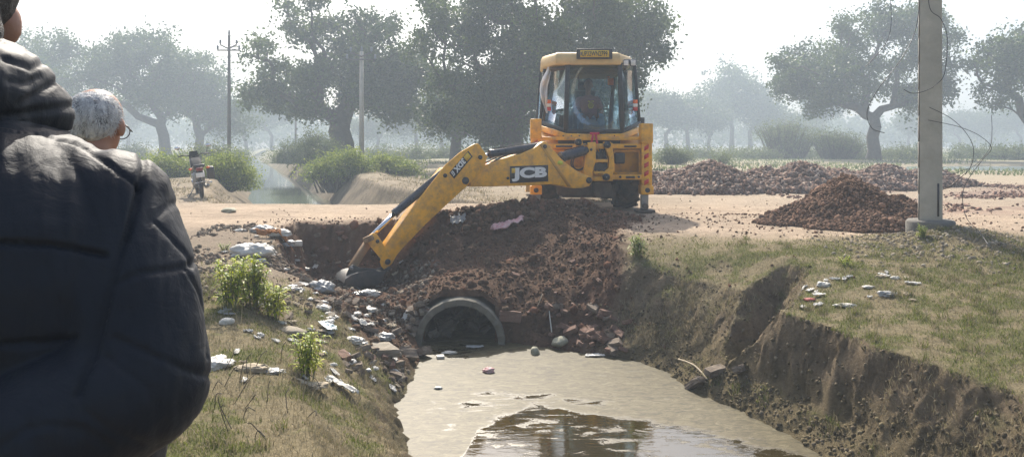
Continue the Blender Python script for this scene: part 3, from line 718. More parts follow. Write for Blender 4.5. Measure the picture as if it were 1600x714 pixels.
for i, (px, D, lab) in enumerate(HB):
    shrub('hedge_bush', lab, 'bush', px, 260, D, [(px - 16, 242 + rgh.uniform(-3, 3), 18, 8), (px + 14, 240 + rgh.uniform(-5, 4), 20, 10), (px, 246, 26, 7)], 80, 4200, .15, M_dusty, 120 + i, .45, 'hazy bushes along the field edge', r0=.05)

# ---- grass, dry litter on the banks
def scatter(n, x0, x1, y0, y1, dens, rng):
    x = rng.uniform(x0, x1, n); y = rng.uniform(y0, y1, n)
    k = rng.uniform(0, 1, n) < dens(x, y); return x[k], y[k]
def slope_ok(x, y, lim):
    e = .05; z = height(x, y); return z, np.hypot(height(x + e, y) - z, height(x, y + e) - z) / e
def blades(name, x, y, z, h, w, c1, c2, mat, rng, lean=.8):
    n = len(x); a = rng.uniform(0, 2 * PI, n); hh = h * rng.uniform(.4, 1.4, n)
    L = rng.uniform(.1, lean, n) * hh; b = rng.uniform(0, 2 * PI, n); ww = w * rng.uniform(.6, 1.4, n)
    P0 = np.stack([x - np.cos(a) * ww, y - np.sin(a) * ww, z - .01], -1); P1 = np.stack([x + np.cos(a) * ww, y + np.sin(a) * ww, z - .01], -1)
    M0 = np.stack([x + np.cos(b) * L * .35, y + np.sin(b) * L * .35, z + hh * .6], -1); T = np.stack([x + np.cos(b) * L, y + np.sin(b) * L, z + hh], -1)
    side = np.stack([np.cos(a) * ww * .7, np.sin(a) * ww * .7, 0 * a], -1)
    V = np.stack([P0, P1, M0 + side, M0 - side, T], 1).reshape(-1, 3)
    base = np.arange(n)[:, None] * 5
    Q = (base + np.array([[0, 1, 2, 3]])); T3 = (base + np.array([[3, 2, 4]]))
    me = new_mesh(name, V, [Q, T3]); t = np.repeat(np.clip(rng.normal(.5, .3, n), 0, 1), 5)[:, None]
    set_color(me, t * np.ones(3)); o = link(name, me, mat); return tag(o, None, None, None, 'stuff')
M_dry = leafmat('dry_grass', (.19, .155, .09), (.36, .31, .19), .3, .8)
M_grs = leafmat('short_green_grass', (.07, .095, .018), (.20, .22, .05), .4, .7)
r1 = np.random.default_rng(301)
def d_bank(x, y):
    z, s = slope_ok(x, y, 1); n1 = fbm(x * .9, y * .9, 0, 4, 101); n2 = fbm(x * 4, y * 4, 0, 4, 111)
    R = sstep(1.2, 1.7, x) * sstep(10.4, 8.8, y + .7 * n1); Lf = sstep(-.5, -.9, x) * sstep(9.4, 7.4, y + .8 * n1)
    return np.clip(R + Lf, 0, 1) * sstep(1.3, .7, s) * (z > -1.15) * (poly_sd(x, y, PIT) > .1), n1, n2
def dd1(x, y): d, a, b = d_bank(x, y); return d * sstep(-.3, .3, b + .3 * a)
def dd2(x, y): d, a, b = d_bank(x, y); return d * .8
x, y = scatter(330000, -5.5, 7, 3.4, 10.6, dd1, r1); blades('short_grass', x, y, height(x, y), .022, .0028, 0, 0, M_grs, r1, 1.2)
x, y = scatter(210000, -5.5, 7, 3.4, 10.8, dd2, r1); blades('dry_grass', x, y, height(x, y), .028, .0025, 0, 0, M_dry, r1, 1.8)
cx_, cy_ = scatter(9000, -4.6, 6.0, 4.0, 10.4, lambda x, y: dd2(x, y) * sstep(-.1, .4, fbm(x * 1.3, y * 1.3, 0, 3, 351)) * .22, r1)
kk_ = np.repeat(np.arange(len(cx_)), 38); x = cx_[kk_] + r1.normal(0, .028, len(kk_)); y = cy_[kk_] + r1.normal(0, .028, len(kk_)); h_ = height(x, y)
k = r1.uniform(0, 1, len(x)) < .5; blades('grass_tufts', x[k], y[k], h_[k], .06, .0026, 0, 0, M_grs, r1, 1.3); blades('straw_tufts', x[~k], y[~k], h_[~k], .07, .0024, 0, 0, M_dry, r1, 1.5)
# tufts hanging over the edges of the cut banks
def dd3(x, y):
    z, s = slope_ok(x, y, 1); return (sstep(.5, 1.0, s) * sstep(2.6, 1.4, s)) * (z > -1.1) * (poly_sd(x, y, PIT) > .05) * ((x > .9) | (x < -.6)) * sstep(-.2, .3, fbm(x * 2.5, y * 2.5, 0, 3, 311))
x, y = scatter(240000, -3.6, 4.4, 3.6, 9.6, dd3, r1); blades('bank_tufts', x, y, height(x, y), .05, .0022, 0, 0, M_dry, r1, 1.9)
# dry thin weeds in front on the left
def dd4(x, y):
    return sstep(.1, .45, fbm(x * 1.7, y * 1.7, 0, 3, 321)) * (y > 3.6) * (y < 8.2) * (x < -1.2)
x, y = scatter(2600, -4.5, -1.0, 3.6, 8.4, dd4, r1); blades('thin_weeds', x, y, height(x, y), .17, .0022, 0, 0, M_dry, r1, .9)
x = r1.uniform(-16, 8, 60000); y = r1.uniform(15.5, 34, 60000); z = height(x, y)
k = (fbm(x * .8, y * .8, 0, 3, 341) > -.05) & (z > -.45) & (np.abs(x - canal_c(y) - .5) < 6) & (np.abs(x - canal_c(y) - .5) > 1.6); blades('bank_weeds', x[k], y[k], z[k], .06, .008, 0, 0, M_dry, r1, 1.5)
# sparse field growth far off
r2 = np.random.default_rng(302)
x = r2.uniform(-60, 90, 90000); y = 26 + 80 * r2.uniform(0, 1, 90000) ** 1.5; z = height(x, y, False)
k = (fbm(x * .12, y * .12, 0, 3, 331) > -.1) & (z > -.04) & (np.abs(x - canal_c(y)) > 3); blades('field_grass', x[k], y[k], z[k], .16, .03, 0, 0, M_dusty, r2, 1.4)
# ================================================================== materials for made things
DIRT = (.16, .11, .07)
M_yel = flat('yellow_paint', (.88, .42, .012), .42, var=.08, scale=3, bmp=.05, bscale=30, dirt=(.34, .18, .06), dirt_amt=.85, dscale=6.5, coat=.15)
M_yel2 = flat('yellow_paint_worn', (.66, .32, .025), .55, var=.2, scale=6, bmp=.12, bscale=30, dirt=DIRT, dirt_amt=.85, dscale=6)
M_roof = flat('faded_roof_paint', (.72, .50, .22), .55, var=.1, scale=4, dirt=(.4, .3, .18), dirt_amt=.5)
M_blk = flat('black_paint', (.018, .019, .022), .38, var=.3, scale=8, dirt=(.09, .07, .05), dirt_amt=.45, dscale=8)
M_cyl = flat('blue_black_cylinder', (.022, .028, .045), .32, var=.3, scale=8, dirt=(.10, .08, .06), dirt_amt=.4)
M_rub = flat('tyre_rubber', (.022, .021, .020), .85, var=.3, scale=10, bmp=.3, dirt=(.14, .10, .065), dirt_amt=.8, dscale=7)
M_chr = flat('steel_rod', (.62, .63, .66), .18, 1.0, var=.08)
M_steel = flat('worn_steel', (.30, .30, .29), .42, .75, var=.25, scale=7, bmp=.15, bscale=25, dirt=(.13, .09, .06), dirt_amt=.7, dscale=7)
M_dsteel = flat('dark_muddy_steel', (.10, .085, .07), .75, .2, var=.35, scale=7, bmp=.3, bscale=20, dirt=(.19, .135, .09), dirt_amt=.8)
M_rod = flat('grease_brown_steel', (.27, .16, .07), .55, .4, var=.3, scale=9, bmp=.2, dirt=(.45, .36, .25), dirt_amt=.5)
M_white = flat('white_paint', (.78, .78, .76), .45, var=.06, dirt=(.45, .42, .36), dirt_amt=.3)
M_plate = flat('number_plate_yellow', (.80, .50, .03), .4, var=.05, dirt=(.4, .3, .1), dirt_amt=.3)
M_red = flat('red_plastic', (.55, .03, .02), .35, var=.1)
M_org = flat('orange_lens', (.85, .16, .02), .3, var=.1)
M_lamp = flat('lamp_glass', (.80, .74, .68), .2, var=.05)
M_grey = flat('grey_plastic', (.16, .18, .20), .5, var=.12)
M_cloth = flat('grubby_cloth', (.72, .69, .66), .95, var=.1, scale=9, bmp=.3, dirt=(.5, .45, .4), dirt_amt=.4)
M_ribbon = flat('crimson_ribbon', (.50, .02, .06), .7, var=.15)
def glass_mat(name, tint, gl=.10):
    m = bpy.data.materials.new(name); m.use_nodes = True; nt = m.node_tree; nt.nodes.remove(nt.nodes['Principled BSDF'])
    tr = nt.nodes.new('ShaderNodeBsdfTransparent'); tr.inputs[0].default_value = tint + (1,)
    g = nt.nodes.new('ShaderNodeBsdfGlossy'); g.inputs['Roughness'].default_value = .04; g.inputs[0].default_value = (.9, .95, 1, 1)
    d = nt.nodes.new('ShaderNodeBsdfDiffuse'); d.inputs[0].default_value = (.30, .42, .46, 1)
    lw = nt.nodes.new('ShaderNodeFresnel'); lw.inputs[0].default_value = 1.5
    ms = nt.nodes.new('ShaderNodeMixShader'); mm = nt.nodes.new('ShaderNodeMath'); mm.operation = 'MULTIPLY'; mm.inputs[1].default_value = .45; nt.links.new(lw.outputs[0], mm.inputs[0]); nt.links.new(mm.outputs[0], ms.inputs[0]); nt.links.new(tr.outputs[0], ms.inputs[1]); nt.links.new(g.outputs[0], ms.inputs[2])
    r = ramp(nt, noise(nt, 2.5, 6, .6), [(.35, gl * .5), (.8, gl * 1.5)])
    m2 = nt.nodes.new('ShaderNodeMixShader'); nt.links.new(r.outputs[0], m2.inputs[0]); nt.links.new(ms.outputs[0], m2.inputs[1]); nt.links.new(d.outputs[0], m2.inputs[2])
    nt.links.new(m2.outputs[0], nt.nodes['Material Output'].inputs['Surface']); return m
M_glass = glass_mat('dusty_glass', (.80, .88, .90), .018)

def text_mesh(s, bold=.0, ext=.5):
    cu = bpy.data.curves.new('lettering', 'FONT'); cu.body = s; cu.size = 1; cu.offset = bold; cu.extrude = .001; cu.resolution_u = 4
    o = bpy.data.objects.new('lettering', cu); COL.objects.link(o); bpy.context.view_layer.update()
    dg = bpy.context.evaluated_depsgraph_get(); me = bpy.data.meshes.new_from_object(o.evaluated_get(dg))
    V = np.empty(len(me.vertices) * 3); me.vertices.foreach_get('co', V); V = V.reshape(-1, 3)
    F = [tuple(p.vertices) for p in me.polygons]
    bpy.data.objects.remove(o); bpy.data.curves.remove(cu); bpy.data.meshes.remove(me)
    V[:, 0] = (V[:, 0] - V[:, 0].min()) / np.ptp(V[:, 0]); V[:, 1] = (V[:, 1] - V[:, 1].min()) / np.ptp(V[:, 1]); V[:, 2] = np.where(V[:, 2] > 0, 1, 0)
    return V, F
def fit_text(s, bl, right, up, thick, bold=.0):
    """the lettering squeezed into the box bl, right, up"""
    V, F = text_mesh(s, bold); bl = np.array(bl); right = np.array(right); up = np.array(up)
    n = np.cross(right, up); n /= np.linalg.norm(n)
    P = bl + V[:, :1] * right + V[:, 1:2] * up + V[:, 2:3] * n * thick
    mb = MB(); mb.add(P, F); return mb

# ================================================================== backhoe loader
LY = 13.3; BO = Vector((1.44, LY, 0.0))
machine = root('backhoe_loader', 'big yellow wheeled digging machine, its rear arm reaching left into the dug pit', 'digging machine', BO)
def LW(px, py, dy=0.0): return W(px, py, LY + dy) - BO
def part(name, mb, mat, par=machine, **k): return mb.build(name, mat, par, **k)
def quad_frame(mb, c, w):
    for i in range(len(c)): mb.beam(c[i], c[(i + 1) % len(c)], w, w)
# cab corner points, local: rear centre (A), rear quarter (B), front (F); t = top, b = bottom
A_tl, A_tr, A_bl, A_br = LW(887, 97, .45), LW(968, 97, .45), LW(884, 205, .45), LW(972, 206, .45)
B_tl, B_tr, B_bl, B_br = LW(863, 95, 1.0), LW(991, 97, 1.0), LW(849, 192, 1.0), LW(999, 192, 1.0)
F_tl, F_tr, F_bl, F_br = Vector((-.72, 2.45, 2.75)), Vector((.74, 2.45, 2.75)), Vector((-.62, 2.5, 1.35)), Vector((.64, 2.5, 1.35))
cab = MB()
for a, b, w in ((A_tl, A_bl, .085), (A_tr, A_br, .085), (B_tl, B_bl, .06), (B_tr, B_br, .06), (F_tl, F_bl, .09), (F_tr, F_br, .09),
                (A_tl, A_tr, .10), (A_bl, A_br, .075), (A_tl, B_tl, .09), (A_tr, B_tr, .09), (A_bl, B_bl, .07), (A_br, B_br, .07), (F_tl, F_tr, .1), (F_bl, F_br, .1), (B_tl, F_tl, .09), (B_tr, F_tr, .09), (B_bl, F_bl, .08), (B_br, F_br, .08)):
    cab.beam(a, b, w, w)
m_l = B_tl.lerp(F_tl, .5), B_bl.lerp(F_bl, .5); m_r = B_tr.lerp(F_tr, .5), B_br.lerp(F_br, .5)
cab.beam(m_l[0], m_l[1], .06, .06); cab.beam(m_r[0], m_r[1], .06, .06)
cabo = part('cab_frame', cab, M_blk, bevel=.012)
def pane(name, pts, par):
    c = sum(pts, Vector()) / len(pts); mb = MB(); pts = [p.lerp(c, .03) for p in pts]
    n = (pts[1] - pts[0]).cross(pts[2] - pts[0]).normalized(); mb.prism(pts, n * .006); return part(name, mb, M_glass, par)
rw = root('rear_window', None, None); rw.parent = cabo
pane('pane', [A_bl, A_br, A_tr, A_tl], cabo)
for q in ([A_bl, A_tl, B_tl, B_bl], [A_br, B_br, B_tr, A_tr], [F_bl, F_tl, F_tr, F_br], [B_bl, B_tl, m_l[0], m_l[1]], [B_br, m_r[1], m_r[0], B_tr], [m_l[1], m_l[0], F_tl, F_bl], [m_r[1], F_br, F_tr, m_r[0]]):
    pane('pane', q, cabo)
bpy.data.objects.remove(rw)
# roof: rounded shell
rp = [(-.86, .95), (-.62, .36), (.56, .36), (.86, .95), (.82, 2.65), (-.82, 2.65)]
mb = MB(); zs = [(2.72, .0), (2.78, .03), (2.88, .02), (2.93, -.02), (2.955, -.09)]
V = []
for z, g in zs:
    for (x, y) in rp:
        cx, cy = 0, 1.5; dx, dy = x - cx, y - cy; l = math.hypot(dx, dy); V.append((x + dx / l * g, y + dy / l * g, z))
F = [tuple(range(5, -1, -1)), tuple(24 + i for i in range(6))] + [(r * 6 + i, r * 6 + (i + 1) % 6, r * 6 + 6 + (i + 1) % 6, r * 6 + 6 + i) for r in range(4) for i in range(6)]
mb.add(V, F); roof = part('roof', mb, M_roof, bevel=.012, seg=2)
mb = MB(); mb.box((0, 1.5, 2.66), (1.40, 1.9, .04)); part('roof_lining', mb, flat('brown_lining', (.10, .075, .06), .9))
# number plate on the roof
pc = LW(929, 84.5, .26); mb = MB(); mb.box(pc + Vector((0, .03, 0)), (.66, .07, .19)); pb = part('number_plate_box', mb, M_blk, bevel=.012)
mb = MB(); mb.box(pc + Vector((0, -.012, 0)), (.53, .012, .125)); npl = part('number_plate', mb, M_plate, pb)
fit_text('UP32WN2799', pc + Vector((-.235, -.0195, -.047)), (.47, 0, 0), (0, 0, .094), .004, .012).build('lettering', M_blk, npl)
mb = MB(); mb.box(pc + Vector((-.25, -.0195, 0)), (.012, .004, .06)); mb.build('state_mark', flat('plate_blue', (.02, .05, .25), .5), npl)
# work lamps
for px, py in ((868.5, 95.5), (878, 96.5), (976, 100.5), (987, 100.5)):
    c = LW(px, py, .62 if 875 < px < 980 else .86) + Vector((0, -.16, 0)); mb = MB(); mb.box(c + Vector((0, .04, 0)), (.105, .09, .105)); l = part('work_lamp', mb, M_blk, roof, bevel=.01)
    mb = MB(); mb.box(c + Vector((0, -.01, 0)), (.09, .016, .09)); mb.build('lens', M_lamp, l, bevel=.004)
# indicator clusters on brackets
for px, s in ((857.5, -1), (992, 1)):
    c = LW(px, 165, .80); mb = MB(); mb.beam(c + Vector((0, .02, -.02)), c + Vector((-s * .10, .25, -.02)), .03, .04)
    br = part('lamp_bracket', mb, M_blk)
    for dz, mt, h in ((.07, M_org, .07), (.0, M_lamp, .065), (-.07, M_red, .07)):
        mb = MB(); mb.box(c + Vector((0, -.03, dz)), (.085, .06, h)); mb.build('lamp_lens', mt, br, bevel=.008)
# mirrors beside the cab
for s, px, py in ((1, 1003, 190), (-1, 848, 170)):
    c = LW(px, py, 1.6); mb = MB(); mb.box(c, (.10, .04, .16)); mb.tube([c, c + Vector((-s * .2, .3, .25))], .012, 6); part('mirror', mb, M_blk, bevel=.01)
# left door pushed open, with a cloth hung on it
mb = MB(); d0 = [LW(852, 96, 1.2), LW(843, 205, 1.15), LW(838, 205, 2.0), LW(846, 98, 2.0)]
quad_frame(mb, d0, .055); dr = part('door', mb, M_blk, bevel=.008); pane('pane', d0, dr)
cl = []; cn = []; rows = 22; cols = 7
edge_l = [(855, 103), (853, 112), (848, 122), (844.5, 132), (843.5, 142), (846, 155), (850, 168), (853, 176)]; edge_r = [(862, 99), (861.5, 112), (859, 124), (856, 136), (855, 148), (855, 158), (855, 168), (855, 178)]
V = []; F = []
for i in range(rows):
    t = i / (rows - 1) * 7; k = min(int(t), 6); f = t - k
    for j in range(cols):
        u = j / (cols - 1); lx = (edge_l[k][0] * (1 - f) + edge_l[k + 1][0] * f) * (1 - u) + (edge_r[k][0] * (1 - f) + edge_r[k + 1][0] * f) * u
        ly = (edge_l[k][1] * (1 - f) + edge_l[k + 1][1] * f) * (1 - u) + (edge_r[k][1] * (1 - f) + edge_r[k + 1][1] * f) * u
        V.append(W(lx, ly, 14.05 + .05 * math.sin(u * 9 + i * .25) + .03 * math.sin(i * .8)))
F = [(i * cols + j, i * cols + j + 1, (i + 1) * cols + j + 1, (i + 1) * cols + j) for i in range(rows - 1) for j in range(cols - 1)]
me = new_mesh('hanging_cloth', V, F); o = link('hanging_cloth', me, M_cloth, smooth=True); sm = o.modifiers.new('s', 'SOLIDIFY'); sm.thickness = .012; sb = o.modifiers.new('b', 'SUBSURF'); sb.levels = sb.render_levels = 2
tag(o, 'off-white cloth hanging down the left side of the machine cab', 'cloth')
# skirt below the windows: yellow moulded band
def band(pts_top, pts_bot, th, name, mat, par=machine, **k):
    mb = MB(); n = len(pts_top); V = list(pts_top) + list(pts_bot) + [p + Vector((0, th, 0)) for p in pts_top] + [p + Vector((0, th, 0)) for p in pts_bot]
    F = []
    for i in range(n - 1):
        F += [(i, n + i, n + i + 1, i + 1), (2 * n + i, 2 * n + i + 1, 3 * n + i + 1, 3 * n + i), (i, i + 1, 2 * n + i + 1, 2 * n + i), (n + i, 3 * n + i, 3 * n + i + 1, n + i + 1)]
    F += [(0, 2 * n, 3 * n, n), (n - 1, 2 * n - 1, 4 * n - 1, 3 * n - 1)]
    mb.add(V, F); return part(name, mb, mat, par, **k)
sk = band([LW(844, 196, .8), LW(862, 201, .45), LW(884, 208.5, .22), LW(928, 210, .18), LW(972, 209, .22), LW(986, 204, .45), LW(1001, 198, .8)],
          [LW(845, 205, .8), LW(862, 211, .42), LW(882, 217, .20), LW(928, 218, .15), LW(972, 217, .20), LW(987, 213, .42), LW(1001, 207, .8)], .5, 'cab_skirt', M_yel, bevel=.02, seg=3)
mb = MB(); a, b = LW(873, 215.3, .155), LW(966, 214.2, .14); mb.beam(a, b, .012, .014); mb.build('red_stripe', M_red, sk)
for px in (880, 893, 905, 960):
    p = LW(px, 212.5, .17); mb = MB(); mb.lathe(p, (0, -1, 0), [(0, .012), (.02, .012)], 8); mb.build('bolt', M_blk, sk)
# floor of the cab, fenders, engine hood, chassis
mb = MB(); mb.box((0, 1.45, 1.28), (1.15, 2.1, .16)); part('cab_floor', mb, M_blk, bevel=.02)
mb = MB(); mb.box((0, 2.4, .82), (.62, 3.7, .42)); mb.box((0, .95, .62), (1.3, .32, .28)); part('chassis', mb, M_dsteel, bevel=.03)
mb = MB(); mb.prism([Vector((-.42, 2.5, 1.0)), Vector((-.42, 2.5, 1.62)), Vector((-.40, 4.1, 1.42)), Vector((-.38, 4.3, 1.0))], (.82, 0, 0)); part('engine_hood', mb, M_yel, bevel=.05, seg=3)
for s in (-1, 1):
    mb = MB(); cx = s * .66
    pts = [Vector((cx - .3 * 1, 1.1 + .82 * math.cos(t), .72 + .82 * math.sin(t))) for t in np.linspace(math.radians(15), math.radians(160), 9)]
    inn = [Vector((cx - .3, 1.1 + .77 * math.cos(t), .72 + .77 * math.sin(t))) for t in np.linspace(math.radians(160), math.radians(15), 9)]
    mb.prism(pts + inn, (.6, 0, 0)); part('fender', mb, M_yel2)
# wheels
def wheel(cx, cy, R, w, nl):
    mb = MB(); h = w / 2
    mb.lathe((cx, cy, R), (1, 0, 0), [(-h * .72, R * .56), (-h, R * .70), (-h * .98, R * .86), (-h * .8, R * .95), (0, R * .975), (h * .8, R * .95), (h * .98, R * .86), (h, R * .70), (h * .72, R * .56)], 40)
    for k in range(nl):
        for s in (-1, 1):
            a = 2 * PI * (k + (.5 if s > 0 else 0)) / nl; b = a + .32
            p0 = Vector((cx + s * .02, cy + math.sin(a) * R * .965, R + math.cos(a) * R * .965)); p1 = Vector((cx + s * h * .97, cy + math.sin(b) * R * .93, R + math.cos(b) * R * .93))
            mb.beam(p0, p1, R * .085, R * .09, up=(p0 - Vector((cx, cy, R))))
    t = mb.build('wheel', M_rub, machine, bevel=.008)
    mb = MB(); mb.lathe((cx, cy, R), (1, 0, 0), [(-h * .6, R * .55), (-h * .3, R * .5), (-h * .2, R * .2), (h * .2, R * .2), (h * .3, R * .5), (h * .6, R * .55)], 24); mb.build('rim', M_yel2, t, smooth=False)
for s in (-1, 1): wheel(s * .76, 1.1, .70, .44, 15); wheel(s * .74, 3.35, .50, .32, 14)
# front loader arms and shovel
for s in (-1, 1):
    mb = MB(); mb.prism([Vector((s * .5, 2.4, 1.45)), Vector((s * .5, 3.6, 1.25)), Vector((s * .5, 4.5, .45)), Vector((s * .5, 4.45, .25)), Vector((s * .5, 3.5, 1.0)), Vector((s * .5, 2.4, 1.2))], (.1, 0, 0)); part('loader_arm', mb, M_yel)
mb = MB(); prof = [(4.6, .75), (4.5, .35), (4.62, .08), (5.4, .04), (5.4, .07), (4.68, .13), (4.58, .36), (4.68, .74)]
mb.prism([Vector((-1.1, y, z)) for y, z in prof], (2.2, 0, 0)); part('front_shovel', mb, M_yel2)
# rear frame: outer towers with hazard chevrons, rails, back plates
tow = {}
for s, xl, xr, yt, yb in ((-1, 829, 846, 186, 304), (1, 1002, 1020, 193, 304)):
    tl = LW(xl, yt, 0); br_ = LW(xr, yb, 0); cx = (tl.x + br_.x) / 2; w = br_.x - tl.x; zt, zb = tl.z, br_.z
    mb = MB(); mb.box((cx, .16, (zt + zb) / 2), (w * .92, .30, zt - zb)); mb.box((cx, .13, zt - .18), (w * 1.02, .30, .36)); mb.box((cx, .12, zb + .08), (w * 1.08, .34, .16))
    t = part('stabiliser_tower', mb, M_yel, bevel=.012); tow[s] = t
    mb = MB(); mb.box((cx - s * .02, .16, zb / 2 + .02), (.13, .13, zb + .12)); mb.build('stabiliser_leg', M_steel, t, bevel=.01)
    mb = MB(); mb.box((cx - s * .02, .16, .03), (.34, .34, .05)); mb.lathe((cx - s * .02, -.02, .12), (0, 1, 0), [(0, .05), (.3, .05)], 12); mb.build('foot_plate', M_dsteel, t, bevel=.01)
    mb = MB(); mb.lathe((cx, -.06, zb + .08), (0, 1, 0), [(0, .045), (.1, .045)], 14); mb.build('pin', M_blk, t)
    mb = MB(); n = 8 if s > 0 else 2
    for k in range(n // 2 + (1 if s > 0 else 0)):
        z0 = zt - .42 - k * .155; mb.prism([Vector((cx - .05, .005, z0)), Vector((cx + .03, .005, z0 + .045)), Vector((cx + .03, .005, z0 - .035)), Vector((cx - .05, .005, z0 - .08))], (0, -.004, 0))
    mb.build('hazard_marks', M_red, t)
# local shift of the marks out of the tower face
mb = MB()
for (x0, y0, x1, y1, dy, th) in ((846, 214, 1003, 219.5, .10, .1), (846, 225, 1003, 232.5, .06, .12), (848, 273, 1003, 281, .02, .16)):
    a = LW(x0, y0, dy); b = LW(x1, y1, dy); mb.box(((a.x + b.x) / 2, dy + th / 2, (a.z + b.z) / 2), (b.x - a.x, th, a.z - b.z))
rails = part('slide_rail_frame', mb, M_yel, bevel=.008)
mb = MB()
for px in (862, 893, 969, 998):
    p = LW(px, 276.5, .0); mb.lathe(p, (0, -1, 0), [(0, .022), (.03, .022)], 8)
mb.box(LW(890, 229, .03) , (.5, .03, .035)); mb.box(LW(985, 229, .03), (.22, .03, .03)); mb.box(LW(985, 277, .0), (.16, .03, .035)); mb.build('slots_and_bolts', M_blk, rails)
mb = MB(); a = LW(850, 232, .2); b = LW(1003, 274, .2); mb.box(((a.x + b.x) / 2, .28, (a.z + b.z) / 2), (b.x - a.x, .1, a.z - b.z)); bp = part('back_plate', mb, M_yel2)
mb = MB()
for x0, x1 in ((854, 911), (960, 1000)):
    a = LW(x0, 236, .16); b = LW(x1, 271, .16); quad_frame(mb, [Vector((a.x, .2, a.z)), Vector((b.x, .2, a.z)), Vector((b.x, .2, b.z)), Vector((a.x, .2, b.z))], .04)
mb.build('plate_rib', M_yel, bp, bevel=.01)
mb = MB(); c = LW(968, 247.5, .05); mb.box(c, (.19, .14, .2)); part('rear_box', mb, M_blk, bevel=.03, seg=3)
# low guard boxes under the frame
mb = MB(); c = LW(941, 297, .25); mb.prism([LW(928, 284, .2), LW(954, 284, .2), LW(958, 300, .2), LW(956, 309, .2), LW(929, 309, .2)], (0, .4, 0)); part('transmission_guard', mb, M_dsteel, bevel=.015)
mb = MB(); mb.prism([LW(868, 287, .3), LW(926, 284, .3), LW(926, 306, .3), LW(872, 306, .3)], (0, .35, 0)); mb.box((0, .55, .30), (1.0, .12, .1)); part('under_guard', mb, M_dsteel, bevel=.02)
# kingpost carriage
mb = MB()
def slab(pts, dy, th): mb.prism([LW(x, y, dy) for x, y in pts], (0, th, 0))
slab([(919, 223), (931, 222), (931, 252), (926, 268), (926, 282), (920, 288), (911, 275), (915, 246)], -.34, .16)
slab([(943, 222), (955, 222), (957, 232), (960, 250), (960, 266), (954, 280), (944, 281), (941, 272), (951, 262), (952, 246), (947, 234)], -.30, .14)
slab([(900, 216), (909, 216), (911, 226), (918, 232), (912, 236), (899, 230)], -.20, .14)
slab([(931, 226), (944, 226), (944, 233), (931, 233)], -.22, .1); slab([(930, 249), (950, 249), (950, 254), (930, 254)], -.30, .12); slab([(927, 268), (945, 268), (945, 272), (927, 272)], -.3, .12); slab([(926, 276), (942, 276), (942, 283), (926, 283)], -.28, .12)
slab([(895, 226), (958, 224), (958, 240), (895, 240)], -.04, .14); slab([(898, 262), (958, 262), (958, 283), (898, 283)], -.04, .14)
kp = part('kingpost', mb, M_yel, bevel=.012)
for px, py, r, dy in ((904, 222.5, .062, -.36), (949.4, 226.5, .062, -.36), (921, 282, .05, -.48), (947.8, 277, .062, -.38), (924, 234, .024, -.36)):
    p = LW(px, py, dy); mb = MB(); mb.lathe(p, (0, 1, 0), [(0, r * .55), (.012, r * .6), (.014, r), (.08, r), (.3, r * .8)], 20); mb.build('pin', M_blk, kp)
    mb = MB(); mb.lathe(p + Vector((0, -.012, 0)), (0, 1, 0), [(0, r * .2), (.02, r * .25)], 8); mb.build('pin_bolt', M_steel, kp)
mb = MB(); rg = random.Random(3)
for k in range(13):      # hydraulic hoses and valve block
    x0, y0 = rg.uniform(928, 948), rg.uniform(228, 240); x1, y1 = rg.uniform(926, 950), rg.uniform(256, 276)
    p = [LW(x0, y0, -.12), LW((x0 + x1) / 2 + rg.uniform(-7, 9), (y0 + y1) / 2, -.24), LW(x1, y1, -.12)]
    q = [p[0] * (1 - t) ** 2 + p[1] * 2 * t * (1 - t) + p[2] * t * t for t in np.linspace(0, 1, 9)]; mb.tube(q, rg.uniform(.010, .017), 7)
mb.box(LW(938, 261, -.14), (.22, .12, .13)); mb.box(LW(938, 243, -.12), (.2, .1, .13)); part('hydraulic_hoses', mb, M_blk, autosmooth=True)
mb = MB()
for k in range(2):
    p = [LW(896 + k * 3, 244, -.1), LW(884 + k * 3, 262 + k * 2, -.25), LW(903 + k * 2, 272, -.12), LW(914, 262 - k * 3, -.1)]
    q = [p[0] * (1 - t) ** 3 + p[1] * 3 * t * (1 - t) ** 2 + p[2] * 3 * t * t * (1 - t) + p[3] * t ** 3 for t in np.linspace(0, 1, 12)]; mb.tube(q, .013, 7)
part('boom_hoses', mb, M_blk, autosmooth=True)
mb = MB(); c = LW(929, 214, .1)
for dx, a in ((-.03, .35), (.02, -.25)): mb.beam(c + Vector((dx, -.02, .05)), c + Vector((dx - math.sin(a) * .1, -.05, -.13)), .05, .012)
mb.box(c + Vector((0, -.01, .06)), (.17, .05, .045)); o = mb.build('ribbon', M_ribbon, off=(0, 0, 0), bevel=.006); o.location = BO; tag(o, 'crimson ribbon knotted below the middle of the rear cab window', 'ribbon')

# ---- the arm: everything lies about one upright plane swung to the left and towards the camera
TH = math.radians(27); DV = Vector((-math.cos(TH), -math.sin(TH), 0)); NV = Vector((math.sin(TH), -math.cos(TH), 0)); R0 = Vector((1.41, 13.0, 0))
def BP(px, py, h=0.0):
    p0 = R0 + NV * h; k = (px - 800) / FPX; u = (k * p0.y - p0.x) / (DV.x - k * DV.y); p = p0 + DV * u
    return Vector((p.x, p.y, CAMH - (py - HOR) / FPX * p.y)) - BO
def plateP(mb, pts, h0, h1):
    """outline seen at its near face h0, running back to h1"""
    mb.prism([BP(x, y, h0) for x, y in pts], NV * (h1 - h0))
boomp = [(735, 292), (770, 291.5), (833, 290), (864, 288), (880, 291), (896, 294.5), (911, 294), (921, 291), (926, 284), (924, 277), (915, 273), (905, 269), (896, 263), (886, 256), (876, 247), (864, 233), (855, 223), (851, 221.5), (846, 223), (833, 233), (813, 241.5), (795, 247), (778, 251.5), (755, 259), (738, 266)]
mb = MB(); plateP(mb, boomp, .13, -.13); boom = part('boom', mb, M_yel, bevel=.014)
mb = MB(); plateP(mb, [(843, 226), (848, 226), (893, 292), (887, 292)], .137, .131); mb.build('weld_seam', M_yel2, boom)
